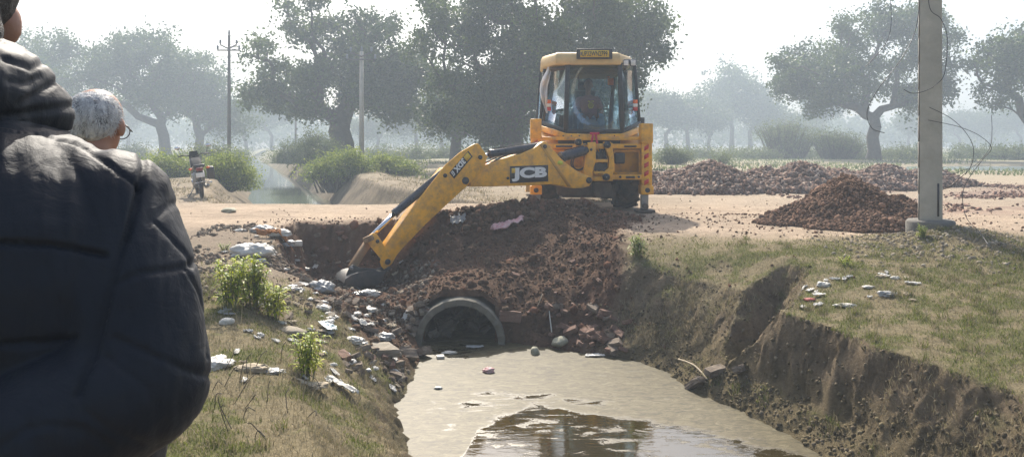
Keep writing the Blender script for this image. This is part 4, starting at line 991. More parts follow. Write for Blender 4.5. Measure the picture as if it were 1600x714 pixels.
mb = MB(); plateP(mb, [(797, 260), (856.5, 258), (856.5, 283.5), (797, 286.5)], .136, .131); dc = mb.build('decal', M_blk, boom)
bl = BP(799.5, 284.0, .141); brt = BP(854.5, 281.5, .141); tl = BP(799.5, 262.5, .141)
mb = fit_text('JCB', bl, (brt - bl) * 1.0, (tl - bl), .003, .055); mb.build('lettering', M_white, dc)
mb = MB(); plateP(mb, [(799.5, 263), (805, 263), (805, 270.5), (799.5, 270.7)], .147, .1455); mb.build('decal_square', M_plate, dc)
mb = MB(); plateP(mb, [(875, 251), (879, 252), (880, 257), (875, 258), (871, 256), (872, 252)], .134, .131); mb.build('safety_sticker', flat('sticker_green_yellow', (.55, .55, .03), .5), boom)
for px, py, r in ((852, 229, .035), (794, 278.5, .022), (921, 282, .055)):
    mb = MB(); mb.lathe(BP(px, py, .15), NV, [(-.30, r), (0, r), (.012, r * .7)], 18); mb.build('pin', M_blk, boom)
# dipper: two side plates outside the boom head, box section below
dpp = [(747, 224.5), (750, 227), (762, 245), (755.5, 264), (748, 272), (731, 290), (700, 318), (667, 349), (629, 388), (620, 399), (613, 412), (607, 417), (600, 421), (596, 416), (594, 409), (601, 384), (625, 352), (655, 311), (684, 274), (696, 258), (718, 239), (741, 225)]
mb = MB(); plateP(mb, dpp, .17, .14); plateP(mb, dpp, -.14, -.17)
low = [(731, 290), (700, 318), (667, 349), (629, 388), (616, 403), (604, 400), (603, 388), (627, 354), (657, 313), (686, 276), (697, 263), (712, 262)]
mb.prism([BP(x, y, .17) - NV * .03 for x, y in low], NV * -.28)
dip = part('dipper', mb, M_yel, bevel=.010)
mb = MB(); plateP(mb, [(731.7, 235.9), (738.6, 244.7), (709.6, 279.4), (702, 270.5)], .176, .171); dc = mb.build('decal', M_blk, dip)
mb = MB(); plateP(mb, [(730.8, 238), (736.3, 244.9), (729.8, 252.5), (724.2, 245.4)], .1795, .1765); mb.build('decal_square', M_plate, dc)
s0 = BP(722.6, 246.6, .18); s1 = BP(708.2, 264.0, .18); s2 = BP(728.3, 253.8, .18); fit_text('3DX', s0, s1 - s0, s2 - s0, .003, .05).build('lettering', M_white, dc)
s0 = BP(707.4, 265.2, .18); s1 = BP(704.0, 269.6, .18); s2 = BP(712.2, 271.4, .18); s3 = s2 - s0
fit_text('xtra', s0 , s3, (s0 - s1) * 1.0, .003, .02).build('lettering', M_white, dc) if False else fit_text('xtra', s1, s3, s0 - s1, .003, .02).build('lettering', M_white, dc)
for px, py, r in ((751, 246, .035), (728, 282.5, .058), (696, 274.5, .032), (606, 409, .045), (590, 377, .03)):
    mb = MB(); mb.lathe(BP(px, py, .19), NV, [(-.38, r), (0, r), (.014, r * .65)], 18); mb.build('pin', M_blk, dip)
# rams
def ram(name, p0, p1, p2, rb, rr):
    """barrel p0-p1, rod p1-p2"""
    d = (p2 - p0).normalized(); mb = MB(); mb.tube([p0, p0 + d * .06, p0 + d * .061, p1 - d * .05, p1 - d * .049, p1], [rb * .7, rb * .7, rb, rb, rb * 1.12, rb * 1.12], 18); b = part(name, mb, M_cyl, autosmooth=True)
    mb = MB(); mb.tube([p1, p2], rr, 14); mb.build('ram_rod', M_chr, b, smooth=True)
    mb = MB(); mb.tube([p0 + NV * .02 + Vector((0, 0, rb * 1.15)), p1 - d * .08 + Vector((0, 0, rb * 1.15))], .009, 6); mb.build('hydraulic_pipe', M_blk, b); return b
ram('dipper_ram', BP(850, 228, 0), BP(765, 241, 0), BP(751, 246, 0), .068, .034)
ram('boom_ram', BP(917, 234, 0.0), BP(876, 246.5, 0), BP(852, 258, 0), .085, .04)
ram('bucket_ram', BP(694, 268, .02), BP(616, 334, .02), BP(577, 372, .02), .062, .036)
mb = MB()
for o_ in (-.05, .05): q = [BP(760 + t * 90, 254 - 30 * math.sin(PI * t * .5) + (4 if o_ > 0 else 0), o_) for t in np.linspace(0, 1, 12)]; mb.tube(q, .013, 6)
part('hydraulic_hoses', mb, M_blk, autosmooth=True)
# tipping levers, link and bucket
mb = MB()
for h0, h1 in ((.19, .165), (-.165, -.19)): plateP(mb, [(583, 364), (589, 366), (594, 373), (612, 402), (611, 411), (604, 413), (598, 408), (577, 383), (574, 377), (578, 366)], h0, h1)
lv = part('tipping_lever', mb, M_yel, bevel=.008)
mb = MB(); mb.tube([BP(581, 372, .24), BP(581, 372, -.24)], .035, 14); mb.tube([BP(572, 376, .24), BP(572, 376, -.24)], .03, 14)
for h in (.21, -.21): mb.beam(BP(583, 370, h), BP(568, 377, h), .09, .03, up=NV)
part('link_pin_frame', mb, M_rod, bevel=.006)
mb = MB(); mb.beam(BP(577, 376, 0), BP(549, 419, 0), .11, .13, up=NV); part('bucket_link', mb, M_rod, bevel=.02)
# bucket: curled shell, opening towards the machine and down
mb = MB(); outer = [(604, 424), (600, 430), (598, 440), (585, 446.5), (562, 448), (545, 447), (538, 443), (540, 436), (548, 430), (560, 425.5), (575, 423), (590, 422.5)]
plateP(mb, outer, .31, .285); plateP(mb, outer, -.285, -.31)
crv = [(600, 441), (592, 432), (578, 427), (562, 427.5), (550, 431), (542, 436.5), (539, 443), (546, 448), (556, 449)]
P0 = [BP(x, y, .31) for x, y in crv]; P1 = [p - NV * .62 for p in P0]; cen = BP(572, 441, .31)
I0 = [p + (cen - p).normalized() * .03 for p in P0]; I1 = [p - NV * .62 for p in I0]; n = len(crv)
V = P0 + P1 + I0 + I1; F = []
for i in range(n - 1): F += [(i, i + 1, n + i + 1, n + i), (2 * n + i, 3 * n + i, 3 * n + i + 1, 2 * n + i + 1)]
F += [(0, n, 3 * n, 2 * n), (n - 1, 3 * n - 1, 4 * n - 1, 2 * n - 1)]
bk = MB(); bk.add(V, F); bucket = part('bucket', bk, M_steel, autosmooth=True)
mb.build('side_plate', flat('bucket_side', (.05, .05, .052), .6, .3, dirt=DIRT, dirt_amt=.5), bucket, bevel=.006)
mb = MB()
for h in (.14, -.14): plateP(mb, [(541, 430), (547, 416), (552, 413.5), (561, 418), (588, 420), (604, 415), (612, 419), (600, 427), (575, 426), (556, 430)], h + .015, h - .015)
mb.build('hinge_bracket', M_blk, bucket, bevel=.006)
mb = MB(); mb.tube([BP(549, 419, .17), BP(549, 419, -.17)], .03, 12); mb.build('pin', M_steel, bucket)
mb = MB()
for k in range(5): h = .27 - k * .135; p = BP(556, 449, .31) + NV * (h - .31); mb.prism([p + NV * .03, p - NV * .03, p - NV * .012 + Vector((.10, .05, -.10)), p + NV * .012 + Vector((.10, .05, -.10))], Vector((0, 0, .03)))
mb.build('tooth', M_steel, bucket)
# ---- cab interior
mb = MB(); mb.box((.02, 1.62, 1.95), (.46, .12, .75)); mb.box((.02, 1.45, 1.58), (.48, .46, .12)); mb.box((.02, 1.62, 2.42), (.26, .09, .18)); part('seat', mb, M_blk, bevel=.04, seg=3)
mb = MB(); c = LW(920, 200, .62); mb.prism([c + Vector((-.19, 0, -.17)), c + Vector((-.19, 0, .06)), c + Vector((-.15, 0, .13)), c + Vector((-.06, 0, .165)), c + Vector((.08, 0, .165)), c + Vector((.16, 0, .13)), c + Vector((.20, 0, .05)), c + Vector((.20, 0, -.17))], (0, .12, 0)); part('control_console', mb, M_grey, bevel=.02, seg=3)
mb = MB()
for dx in (-.13, .15): mb.tube([c + Vector((dx, .05, .1)), c + Vector((dx * 1.2, .02, .33))], .010, 6); mb.ball(c + Vector((dx * 1.2, .02, .34)), .024, 8, 6)
part('control_lever', mb, M_blk)
mb = MB(); mb.ring((0, 2.05, 1.98), (0, -.45, .9), .19, .014, 24, 6); mb.tube([(0, 2.05, 1.98), (0, 2.3, 1.4)], .03, 8); part('steering_wheel', mb, M_blk, smooth=True)
mb = MB(); mb.prism([(-.48, 2.2, 1.36), (.48, 2.2, 1.36), (.44, 2.25, 1.86), (-.44, 2.25, 1.86)], (0, .16, 0)); part('dashboard', mb, M_blk, bevel=.02)
mb = MB(); q = [LW(903, 112, .8), LW(903, 122, .78), LW(906, 131, .78), LW(909, 134, .8)]; mb.tube(q, .016, 6); part('grab_handle', mb, M_blk)
mb = MB(); mb.box(LW(954, 128, 1.9), (.12, .05, .14)); mb.box(LW(951, 118, 1.95), (.05, .03, .1)); part('dangling_ornament', mb, M_org, bevel=.02)

# ================================================================== parked motorcycle
mroot = root('motorcycle', 'dark motorcycle with red tail lamp parked on the path left of the canal', 'motorcycle')
def mp(name, mb, mat, par=None, **k): return mb.build(name, mat, par or mroot, **k)
def mwheel(cy):
    mb = MB(); mb.ring((0, cy, .305), (1, 0, 0), .265, .042, 32, 8); w = mp('wheel', mb, M_rub, smooth=True)
    mb = MB(); mb.ring((0, cy, .305), (1, 0, 0), .225, .014, 28, 6); mb.lathe((-.05, cy, .305), (1, 0, 0), [(0, .05), (.1, .05)], 12)
    for k in range(12): a = k * PI / 6; mb.tube([(0, cy, .305), (0, cy + .225 * math.cos(a), .305 + .225 * math.sin(a))], .004, 4)
    mp('rim', mb, M_steel, w)
mwheel(0); mwheel(1.27)
M_moto = flat('motorcycle_black', (.015, .015, .018), .8, spec=.1)
mb = MB(); mb.prism([(-.13, .35, .80), (-.13, .75, .98), (-.10, .95, .95), (-.10, .98, .72), (-.13, .4, .68)], (.26, 0, 0)); mp('fuel_tank', mb, M_moto, bevel=.05, seg=3)
mb = MB(); mb.prism([(-.13, -.30, .84), (-.13, -.10, .80), (-.13, .40, .76), (-.13, .42, .68), (-.12, -.32, .76)], (.26, 0, 0)); mp('saddle', mb, M_blk, bevel=.03, seg=3)
mb = MB(); mb.box((0, .55, .42), (.26, .38, .34)); mb.box((0, .2, .55), (.2, .5, .2)); mb.tube([(.12, .55, .3), (.14, .1, .26), (.15, -.3, .32)], .04, 10); mp('engine', mb, M_steel, bevel=.02)
mb = MB(); mb.prism([(-.07, -.42, .74), (-.07, -.2, .80), (-.07, -.05, .66), (-.07, -.34, .52)], (.14, 0, 0)); mp('rear_mudguard', mb, M_moto, bevel=.02)
mb = MB(); mb.box((0, -.42, .72), (.15, .06, .08)); mp('tail_lamp', mb, flat('dark_red_lens', (.16, .01, .01), .35), bevel=.02)
mb = MB(); mb.box((0, -.42, .585), (.19, .012, .11)); mp('number_plate', mb, M_white, bevel=.004)
for s in (-1, 1):
    mb = MB(); mb.tube([(s * .09, 0, .305), (s * .1, .1, .66)], .022, 8); mb.tube([(s * .09, 1.27, .305), (s * .09, 1.05, .95)], .022, 8); mp('suspension', mb, M_steel, smooth=True)
    mb = MB(); mb.tube([(s * .04, .98, 1.0), (s * .2, .93, 1.06), (s * .36, .86, 1.04)], [.013, .013, .019], 8); mp('handlebar', mb, M_blk, smooth=True)
    mb = MB(); mb.tube([(s * .28, .90, 1.05), (s * .34, .90, 1.22)], .006, 6); m_ = mp('mirror_stem', mb, M_blk); mb = MB(); mb.ball((s * .36, .89, 1.25), (.065, .014, .042), 14, 8); mp('mirror', mb, M_chr, m_, smooth=True)
    mb = MB(); mb.ball((s * .19, -.33, .74), (.045, .03, .03), 8, 6); mp('indicator', mb, M_org)
mb = MB(); mb.box((.25, -.12, .60), (.16, .42, .30)); mp('pannier', mb, M_blk, bevel=.04, seg=3)
mb = MB(); mb.ball((0, 1.08, .96), (.10, .09, .11), 12, 8); mb.prism([(-.12, .98, .95), (.12, .98, .95), (.09, .98, 1.14), (-.09, .98, 1.14)], (0, .04, 0)); mp('headlamp_cowl', mb, M_moto, bevel=.01)
mb = MB(); mb.prism([(-.05, 1.0, .55), (-.05, 1.3, .66), (-.05, 1.55, .5), (-.05, 1.3, .62)], (.1, 0, 0)); mp('front_mudguard', mb, M_moto)
mb = MB(); mb.tube([(-.1, .4, .3), (-.30, .36, .0)], .012, 6); mp('side_stand', mb, M_steel)
mb = MB(); mb.tube([(.14, -.30, .42), (-.15, -.32, .40)], .01, 6); mb.tube([(-.17, -.25, .42), (-.17, .0, .5), (-.17, .2, .42)], .012, 6); mb.box((.22, .18, .36), (.12, .08, .03)); mp('foot_guard', mb, M_chr)
pm = W(316, 303, 16.8); mroot.location = (pm.x, 16.8, hz1(pm.x, 16.8) - .005); mroot.scale = (.95, .95, .95); mroot.rotation_euler = (0, -math.radians(7), math.radians(27))

# ================================================================== poles and cables
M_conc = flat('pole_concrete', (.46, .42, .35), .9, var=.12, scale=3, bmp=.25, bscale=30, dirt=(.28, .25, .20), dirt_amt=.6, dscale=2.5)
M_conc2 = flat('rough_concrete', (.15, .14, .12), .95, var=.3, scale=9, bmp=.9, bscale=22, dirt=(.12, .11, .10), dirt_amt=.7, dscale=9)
M_gal = flat('weathered_steel_pole', (.12, .11, .10), .7, .3, var=.2)
PYd = 9.45; pb_ = W(1462, 360, PYd)
pole = root('square_concrete_pole', 'thick square concrete pole standing on a round concrete foot, on the right', 'pole', (pb_.x, PYd + .12, hz1(pb_.x, PYd + .12)))
mb = MB(); rot = Matrix.Rotation(math.radians(-27), 3, 'Z'); H = 8.2
hw = .130; hd = .155
for z0, z1 in ((.1, H),):
    P = []
    for z in np.linspace(z0, z1, 24):
        s = 1 - .12 * z / H
        for x_, y_ in ((-hw, -hd), (hw, -hd), (hw, hd), (-hw, hd)):
            v = rot @ Vector((x_ * s, y_ * s, 0)); P.append((v.x, v.y, z))
    n = 24; F = [(3, 2, 1, 0), tuple((n - 1) * 4 + i for i in range(4))] + [(r * 4 + i, r * 4 + (i + 1) % 4, r * 4 + 4 + (i + 1) % 4, r * 4 + 4 + i) for r in range(n - 1) for i in range(4)]
    mb.add(P, F)
shaft = mb.build('shaft', M_conc, pole, bevel=.012, seg=2)
# rougher arris along the left side, rusty slot low on the front face
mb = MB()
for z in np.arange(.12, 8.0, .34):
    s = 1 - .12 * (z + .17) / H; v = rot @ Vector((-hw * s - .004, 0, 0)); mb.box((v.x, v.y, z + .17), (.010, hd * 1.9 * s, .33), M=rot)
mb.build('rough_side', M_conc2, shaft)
mb = MB(); v = rot @ Vector((hw * .62, -hd - .001, 0)); mb.box((v.x, v.y, .40), (.022, .012, .42), M=rot); mb.build('slot', M_blk, shaft)
mb = MB(); nn = 14; rg = random.Random(9); P = []
for r_, z in ((.33, -.25), (.335, .10), (.31, .135)):
    for k in range(nn): a = 2 * PI * k / nn; q = r_ * (1 + .05 * math.sin(k * 2.7)); P.append((.90 * q * math.cos(a), .9 * q * math.sin(a) * .9, z + .01 * math.sin(k * 3.1)))
F = [tuple(range(nn - 1, -1, -1)), tuple(2 * nn + k for k in range(nn))] + [(r * nn + k, r * nn + (k + 1) % nn, r * nn + nn + (k + 1) % nn, r * nn + nn + k) for r in range(2) for k in range(nn)]
mb.add(P, F); mb.build('foot', M_conc2, pole, bevel=.02)
def curve_pts(ctrl, m=14):
    """Catmull-Rom through control points"""
    c = [ctrl[0]] + list(ctrl) + [ctrl[-1]]; out = []
    for i in range(1, len(c) - 2):
        for t in np.linspace(0, 1, m, endpoint=False):
            a, b, d, e = c[i - 1], c[i], c[i + 1], c[i + 2]
            out.append(.5 * ((2 * b) + (d - a) * t + (2 * a - 5 * b + 4 * d - e) * t * t + (3 * b - a - 3 * d + e) * t ** 3))
    out.append(c[-2]); return out
M_wire = flat('cable_black', (.02, .02, .022), .5)
for lab, pts, r in (
    ('thin black cable hanging in a long loop left of the square pole', [(1380,-60,9.4),(1392,10,9.2),(1388,60,9.1),(1362,95,9.1),(1352,104,9.1)], .006),
    ('black cable swinging out left and back to the square pole', [(1440,-40,9.4),(1432,40,9.2),(1410,90,9.0),(1372,140,8.9),(1355,175,8.9),(1362,200,8.9),(1382,208,9.0)], .007),
    ('black cable crossing the front face of the square pole', [(1412,140,9.2),(1425,146,9.2),(1444,143,9.2),(1462,133,9.2),(1476,114,9.2),(1480,60,9.25),(1470,30,9.25),(1452,10,9.3),(1450,-60,9.35)], .007),
    ('black cable falling from the pole in wide crossing bends on its right', [(1450,188,9.25),(1475,193,9.2),(1500,199,9.1),(1530,212,9.0),(1549,231,9.0),(1535,250,9.0),(1513,280,9.0),(1504,305,8.9),(1510,340,8.8),(1530,362,8.6),(1544,382,8.3)], .006),
    ('second black cable looping low round the right side of the square pole', [(1452,168,9.25),(1484,184,9.2),(1508,206,9.1),(1521,232,9.1),(1516,262,9.1),(1500,278,9.2),(1484,292,9.3),(1462,300,9.5)], .006),
    ('short black cable dropping straight among the loops right of the pole', [(1549,180,9.4),(1550,205,9.3),(1546,232,9.2),(1524,258,9.2),(1500,268,9.2),(1482,275,9.3)], .005)):
    mb = MB(); mb.tube(curve_pts([W(*p) for p in pts], 10), r * .62, 6); o = mb.build('loose_cable', M_wire, smooth=True); tag(o, lab, 'cable', 'loose cables at the square pole')
def utility_pole(px, D, top_py, label, mat, w, arms, name='utility_pole'):
    b = W(px, 300, D); z0 = hz1(b.x, D); H = W(px, top_py, D).z - z0
    r = root(name, label, 'pole', (b.x, D, z0 - .1)); mb = MB(); mb.tube([(0, 0, 0), (0, 0, H)], [w / 2 * 1.15, w / 2 * .75], 8); mb.build('shaft', mat, r, smooth=True)
    for (dz, L, kind) in arms:
        mb = MB(); z = H - dz
        if kind == 'v':
            for s in (-1, 1): mb.beam((0, -.1, z - .22), (s * L, -.1, z), .07, .07)
        else: mb.beam((-L, -.1, z), (L, -.1, z), .07, .07)
        a = mb.build('crossarm', M_gal, r)
        for s in (-1, 1):
            mb = MB(); mb.lathe((s * L * .97, -.1, z + .03), (0, 0, 1), [(0, .03), (.06, .07), (.12, .05), (.18, .07), (.24, .03)], 8); mb.build('insulator', M_grey, a)
    mb = MB(); mb.lathe((0, 0, H), (0, 0, 1), [(0, .03), (.08, .07), (.2, .05), (.3, .02)], 8); mb.build('insulator', M_grey, r)
    return r, Vector((b.x, D, z0 + H))
u1, t1 = utility_pole(358, 40, 52, 'slender dark pole with two crossarms by the canal, above the leafy bush', flat('dark_pole', (.10, .085, .07), .85), .20, ((.55, .45, 'v'), (.85, .6, 'h')))
u2, t2 = utility_pole(565, 38, 78, 'slim pale concrete pole with forked crossarm in front of the spreading tree', M_conc, .25, ((.05, .55, 'v'), (.42, .75, 'h')))
u3, t3 = utility_pole(462, 78, 148, 'distant hazy pole with crossarm far up the canal', flat('dark_pole', (.10, .085, .07), .85), .22, ((.8, .9, 'h'),))
mb = MB()
for dx in (-.43, .43):
    a = t1 + Vector((dx, 0, -.3)); b = Vector((-11 + dx, 2, 8.6)); mb.tube([a.lerp(b, t) + Vector((0, 0, -2.2 * t * (1 - t))) for t in np.linspace(0, 1, 24)], .008, 5)
o = mb.build('overhead_wire', M_wire); tag(o, 'thin overhead wires running from the slender dark pole towards the viewer', 'wires')
# ================================================================== rubble, soil, litter, small plants
def hit(px, py):
    """where the sight line of a photo position meets the ground"""
    Y = np.arange(3.2, 40, .01); x = (px - 800) / FPX * Y; z = CAMH - (py - HOR) / FPX * Y; g = height(x, Y)
    k = np.argmax(z < g); return Vector((x[k], Y[k], g[k]))
def ico(sub):
    import bmesh
    bm = bmesh.new(); bmesh.ops.create_icosphere(bm, subdivisions=sub, radius=1); V = np.array([v.co[:] for v in bm.verts]); F = np.array([[v.index for v in f.verts] for f in bm.faces]); bm.free(); return V, F
ICO = {k: ico(k) for k in (1, 2, 3, 4)}
def rand_rot(n, rng):
    q = rng.normal(size=(n, 4)); q /= np.linalg.norm(q, axis=1, keepdims=True); w, x, y, z = q.T
    return np.stack([np.stack([1 - 2 * (y * y + z * z), 2 * (x * y - z * w), 2 * (x * z + y * w)], -1), np.stack([2 * (x * y + z * w), 1 - 2 * (x * x + z * z), 2 * (y * z - x * w)], -1), np.stack([2 * (x * z - y * w), 2 * (y * z + x * w), 1 - 2 * (x * x + y * y)], -1)], 1)
def rocks(C, S, rng, sub=1, rough=.22, flat_=.75):
    B, F = ICO[sub]; n = len(C)
    V = B[None] * (1 + rng.uniform(-rough, rough, (n, len(B), 1))); V = V * rng.uniform(.6, 1.2, (n, 1, 3)) * np.array([1, 1, flat_])
    R = rand_rot(n, rng); V = np.einsum('nij,nkj->nki', R, V) * S[:, None, None] + C[:, None]
    Fq = (F[None] + (np.arange(n) * len(B))[:, None, None]).reshape(-1, 3); return V.reshape(-1, 3), Fq
BOXV = np.array([(-1, -1, -1), (1, -1, -1), (1, 1, -1), (-1, 1, -1), (-1, -1, 1), (1, -1, 1), (1, 1, 1), (-1, 1, 1)], float)
BOXF = np.array([(0, 3, 2, 1), (4, 5, 6, 7), (0, 1, 5, 4), (1, 2, 6, 5), (2, 3, 7, 6), (3, 0, 4, 7)])
def chips(C, S, rng, dims=(1, .6, .35)):
    n = len(C); V = BOXV[None] * np.array(dims) * rng.uniform(.5, 1.2, (n, 1, 3)) + rng.uniform(-.16, .16, (n, 8, 3)); R = rand_rot(n, rng)
    V = np.einsum('nij,nkj->nki', R, V) * S[:, None, None] + C[:, None]
    return V.reshape(-1, 3), (BOXF[None] + (np.arange(n) * 8)[:, None, None]).reshape(-1, 4)
M_clod = vcol('soil_clods', .95, .35, 30, .7, 50, .02, .12)
def cloud(name, x, y, S, cols, rng, mat=M_clod, kind='stuff', parent=None, z=None, boxy=False, sub=1, sink=.25, off=None, rough=.22):
    z = height(x, y) if z is None else z; C = np.stack([x, y, z + S * (.5 - sink)], -1)
    V, F = chips(C, S, rng) if boxy else rocks(C, S, rng, sub, rough)
    if off is not None: V = V - np.array(off)
    me = new_mesh(name, V, F); k = len(V) // len(C); cc = np.array(cols)[rng.integers(0, len(cols), len(C))] * rng.uniform(.7, 1.3, (len(C), 1)); set_color(me, np.repeat(cc, k, 0))
    o = link(name, me, mat, parent); tag(o, None, None, None, kind); return o
rs = np.random.default_rng(401)
DUG = [(.108, .064, .040), (.092, .056, .036), (.125, .073, .046), (.145, .072, .045), (.12, .08, .053), (.10, .063, .04)]
BRK = [(.26, .10, .06), (.20, .09, .06), (.17, .12, .09), (.30, .16, .11), (.24, .19, .15)]
def in_pit(x, y): return sstep(.12, -.25, poly_sd(x, y, PIT) + .15 * fbm(x * 2, y * 2, 0, 3, 411)) * ~((np.hypot(x + .645, height(x, y) + 1.18) < .62) & (y < 9.26) & (y > 8.5)) * (np.hypot((x + 2.35) / .55, (y - 10.75) / .5) > 1)
x, y = scatter(42000, -3.7, 2.5, 7.4, 13.2, in_pit, rs); cloud('soil_clods', x, y, .005 + .022 * rs.uniform(0, 1, len(x)) ** 4, DUG, rs, rough=.38)
x, y = scatter(1300, -3.7, 2.5, 7.4, 13.2, in_pit, rs); cloud('large_soil_clods', x, y, .025 + .055 * rs.uniform(0, 1, len(x)) ** 3, DUG, rs, sub=2, sink=.35, rough=.2)
x, y = scatter(2600, -1.6, 2.3, 11.5, 12.9, lambda x, y: in_pit(x, y) * .9, rs); cloud('spoil_clods', x, y, .02 + .05 * rs.uniform(0, 1, len(x)) ** 3, DUG, rs, sub=1, sink=.2, rough=.3)
# crumbs spilled round the rim, along the road, on the right plateau and the benches
x, y = scatter(12000, -4.5, 6, 7.0, 13.5, lambda x, y: sstep(1.0, 0, poly_sd(x, y, PIT)) * (poly_sd(x, y, PIT) > 0) * (height(x, y) > -1.15) * .6 + .03, rs); cloud('spilled_crumbs', x, y, .007 + .02 * rs.uniform(0, 1, len(x)) ** 3, DUG + [(.25, .2, .14)], rs, rough=.3)
x, y = scatter(14000, -10, 16, 10.0, 24, lambda x, y: sstep(.0, .5, fbm(x * .7, y * .7, 0, 3, 421)) * .8 + .1, rs); cloud('road_pebbles', x, y, .009 + .02 * rs.uniform(0, 1, len(x)) ** 4, [(.36, .29, .21), (.27, .2, .15), (.2, .13, .10)], rs)
x, y = scatter(9000, 6.3, 20, 12, 22, lambda x, y: sstep(-.1, .3, fbm(x * .5, y * .5, 0, 3, 422)) * sstep(12.3, 13.5, y), rs); cloud('brick_crumbs', x, y, .02 + .045 * rs.uniform(0, 1, len(x)) ** 2, [(.2, .12, .09), (.17, .11, .09), (.26, .17, .13)], rs, boxy=True)
x, y = scatter(16000, 1.0, 4.5, 4.2, 9.2, lambda x, y: (height(x, y) < -.75) * (height(x, y) > -1.22) * 1.0, rs); cloud('mud_crumbs', x, y, .005 + .020 * rs.uniform(0, 1, len(x)) ** 3, [(.14, .11, .06), (.10, .08, .05), (.19, .155, .09)], rs, rough=.3)
x, y = scatter(9000, -4.6, -1.1, 7.2, 11.4, lambda x, y: (height(x, y) > -1.2) * sstep(-.25, .3, fbm(x * 2, y * 2, 0, 3, 431)), rs); cloud('grey_clods', x, y, .012 + .035 * rs.uniform(0, 1, len(x)) ** 3, [(.17, .13, .10), (.13, .10, .075), (.24, .20, .15)], rs, rough=.3)
x, y = scatter(7000, 3.8, 7.2, 7.6, 10.2, lambda x, y: np.exp(-((x - 5.5) / 1.1) ** 2 - ((y - 9) / .9) ** 2), rs); cloud('pole_foot_crumbs', x, y, .010 + .022 * rs.uniform(0, 1, len(x)) ** 3, [(.24, .21, .16), (.19, .16, .12), (.3, .26, .2)], rs, rough=.3)
# ---- heaps
def heap(name, label, cx, cy, bumps, ext, cols, nchip, smin, smax, seed, boxy=False, base=(.13, .085, .065), group=None, n2=0, mat=None):
    rng = np.random.default_rng(seed); gx_ = np.linspace(-ext[0], ext[0], 120); gy_ = np.linspace(-ext[1], ext[1], 80); X, Y = np.meshgrid(gx_, gy_)
    def h(X, Y):
        z = 0
        for bx, by, br, bry, bh in bumps:
            q = np.sqrt(((X - bx) / br) ** 2 + ((Y - by) / bry) ** 2) + .20 * fbm((X + cx) * 1.5, (Y + cy) * 1.5, 0, 3, seed); z = np.maximum(z, bh * (np.clip(1 - q, 0, 1) ** .95 + .0) * (1 - .12 * np.exp(-(q / .25) ** 2)))
        return z + (z > .02) * .05 * fbm((X + cx) * 5, (Y + cy) * 5, 0, 4, seed + 9) * np.clip(z * 6, 0, 1)
    Z = h(X, Y); g0 = height(X + cx, Y + cy); r = root(name, label, 'heap', (cx, cy, float(hz1(cx, cy))), group=group); z0 = r.location.z
    V = np.stack([X, Y, g0 - z0 + Z - .03], -1).reshape(-1, 3); i_ = np.arange(X.size).reshape(X.shape); Q = np.stack([i_[:-1, :-1], i_[:-1, 1:], i_[1:, 1:], i_[1:, :-1]], -1).reshape(-1, 4)
    keep = (Z.reshape(-1)[Q].max(1) > .0); me = new_mesh('mound', V, Q[keep]); set_color(me, np.array(base) * (1 + .35 * fbm(V[:, 0] * 6, V[:, 1] * 6, 0, 4, seed))[:, None]); link('mound', me, mat or M_clod, r, smooth=True)
    for nm, nn, a, b, bx_, e in (('loose_pieces', nchip, smin, smax, boxy, 2.0), ('clods', n2, smax * .8, smax * 2.1, False, 2.0)):
        if not nn: continue
        x = rng.uniform(-ext[0], ext[0], nn * 3); y = rng.uniform(-ext[1], ext[1], nn * 3); z = h(x, y); k = rng.uniform(0, 1, nn * 3) < (z > .015) * .9 + .02 * np.exp(-(x / ext[0]) ** 2); x, y, z = x[k][:nn], y[k][:nn], z[k][:nn]
        S_ = a + (b - a) * rng.uniform(0, 1, len(x)) ** e
        cloud(nm, x, y, S_, cols, rng, parent=r, z=height(x + cx, y + cy) - z0 + z, boxy=bx_, sub=1 if nm == 'loose_pieces' else 2, rough=.3 if nm == 'loose_pieces' else .2)
    return r
HC = [(.19, .125, .092), (.15, .10, .08), (.24, .155, .115), (.20, .15, .125), (.32, .25, .20)]
heap('brick_rubble_heap', 'long low heap of broken brick just right of the yellow machine', 4.9, 19.4, [(-1.2,0,1.6,1.3,.50),(.35,.1,1.7,1.4,.80),(1.5,.2,1.4,1.2,.50),(-.4,0,1.8,1.3,.62),(2.2,0,1.2,1,.34)], (3.4, 1.7), HC, 9000, .035, .10, 501, True, (.12, .085, .072))
heap('brick_rubble_heap', 'middle heap of broken brick, left of the brown soil heap', 7.9, 20.3, [(-.9,0,1.5,1.2,.62),(.1,0,1.6,1.3,.80),(1.1,.1,1.5,1.2,.55),(2.0,0,1.1,1,.38)], (3.2, 1.6), HC, 7500, .035, .10, 502, True, (.12, .085, .072))
heap('brick_rubble_heap', 'farthest brick rubble heap, between the soil heap and the square pole', 11.1, 22.2, [(-1.3,0,1.5,1.1,.52),(.1,0,1.6,1.2,.66),(1.4,0,1.5,1.2,.52)], (3.2, 1.5), HC, 6500, .035, .10, 503, True, (.12, .085, .072))
heap('soil_heap', 'brown heap of fresh lumpy soil beside the square concrete pole', 5.28, 11.75, [(.12,.1,1.05,1.15,.90),(-.35,-.1,1.1,.9,.46),(.70,-.2,.75,.85,.5),(-.95,-.25,.7,.5,.12),(.1,-.75,1.2,.6,.25)], (2.4, 1.7), [(.16, .095, .062), (.13, .08, .055), (.19, .115, .075), (.11, .07, .05), (.23, .14, .095)], 24000, .005, .030, 504, False, (.15, .09, .06), n2=500)
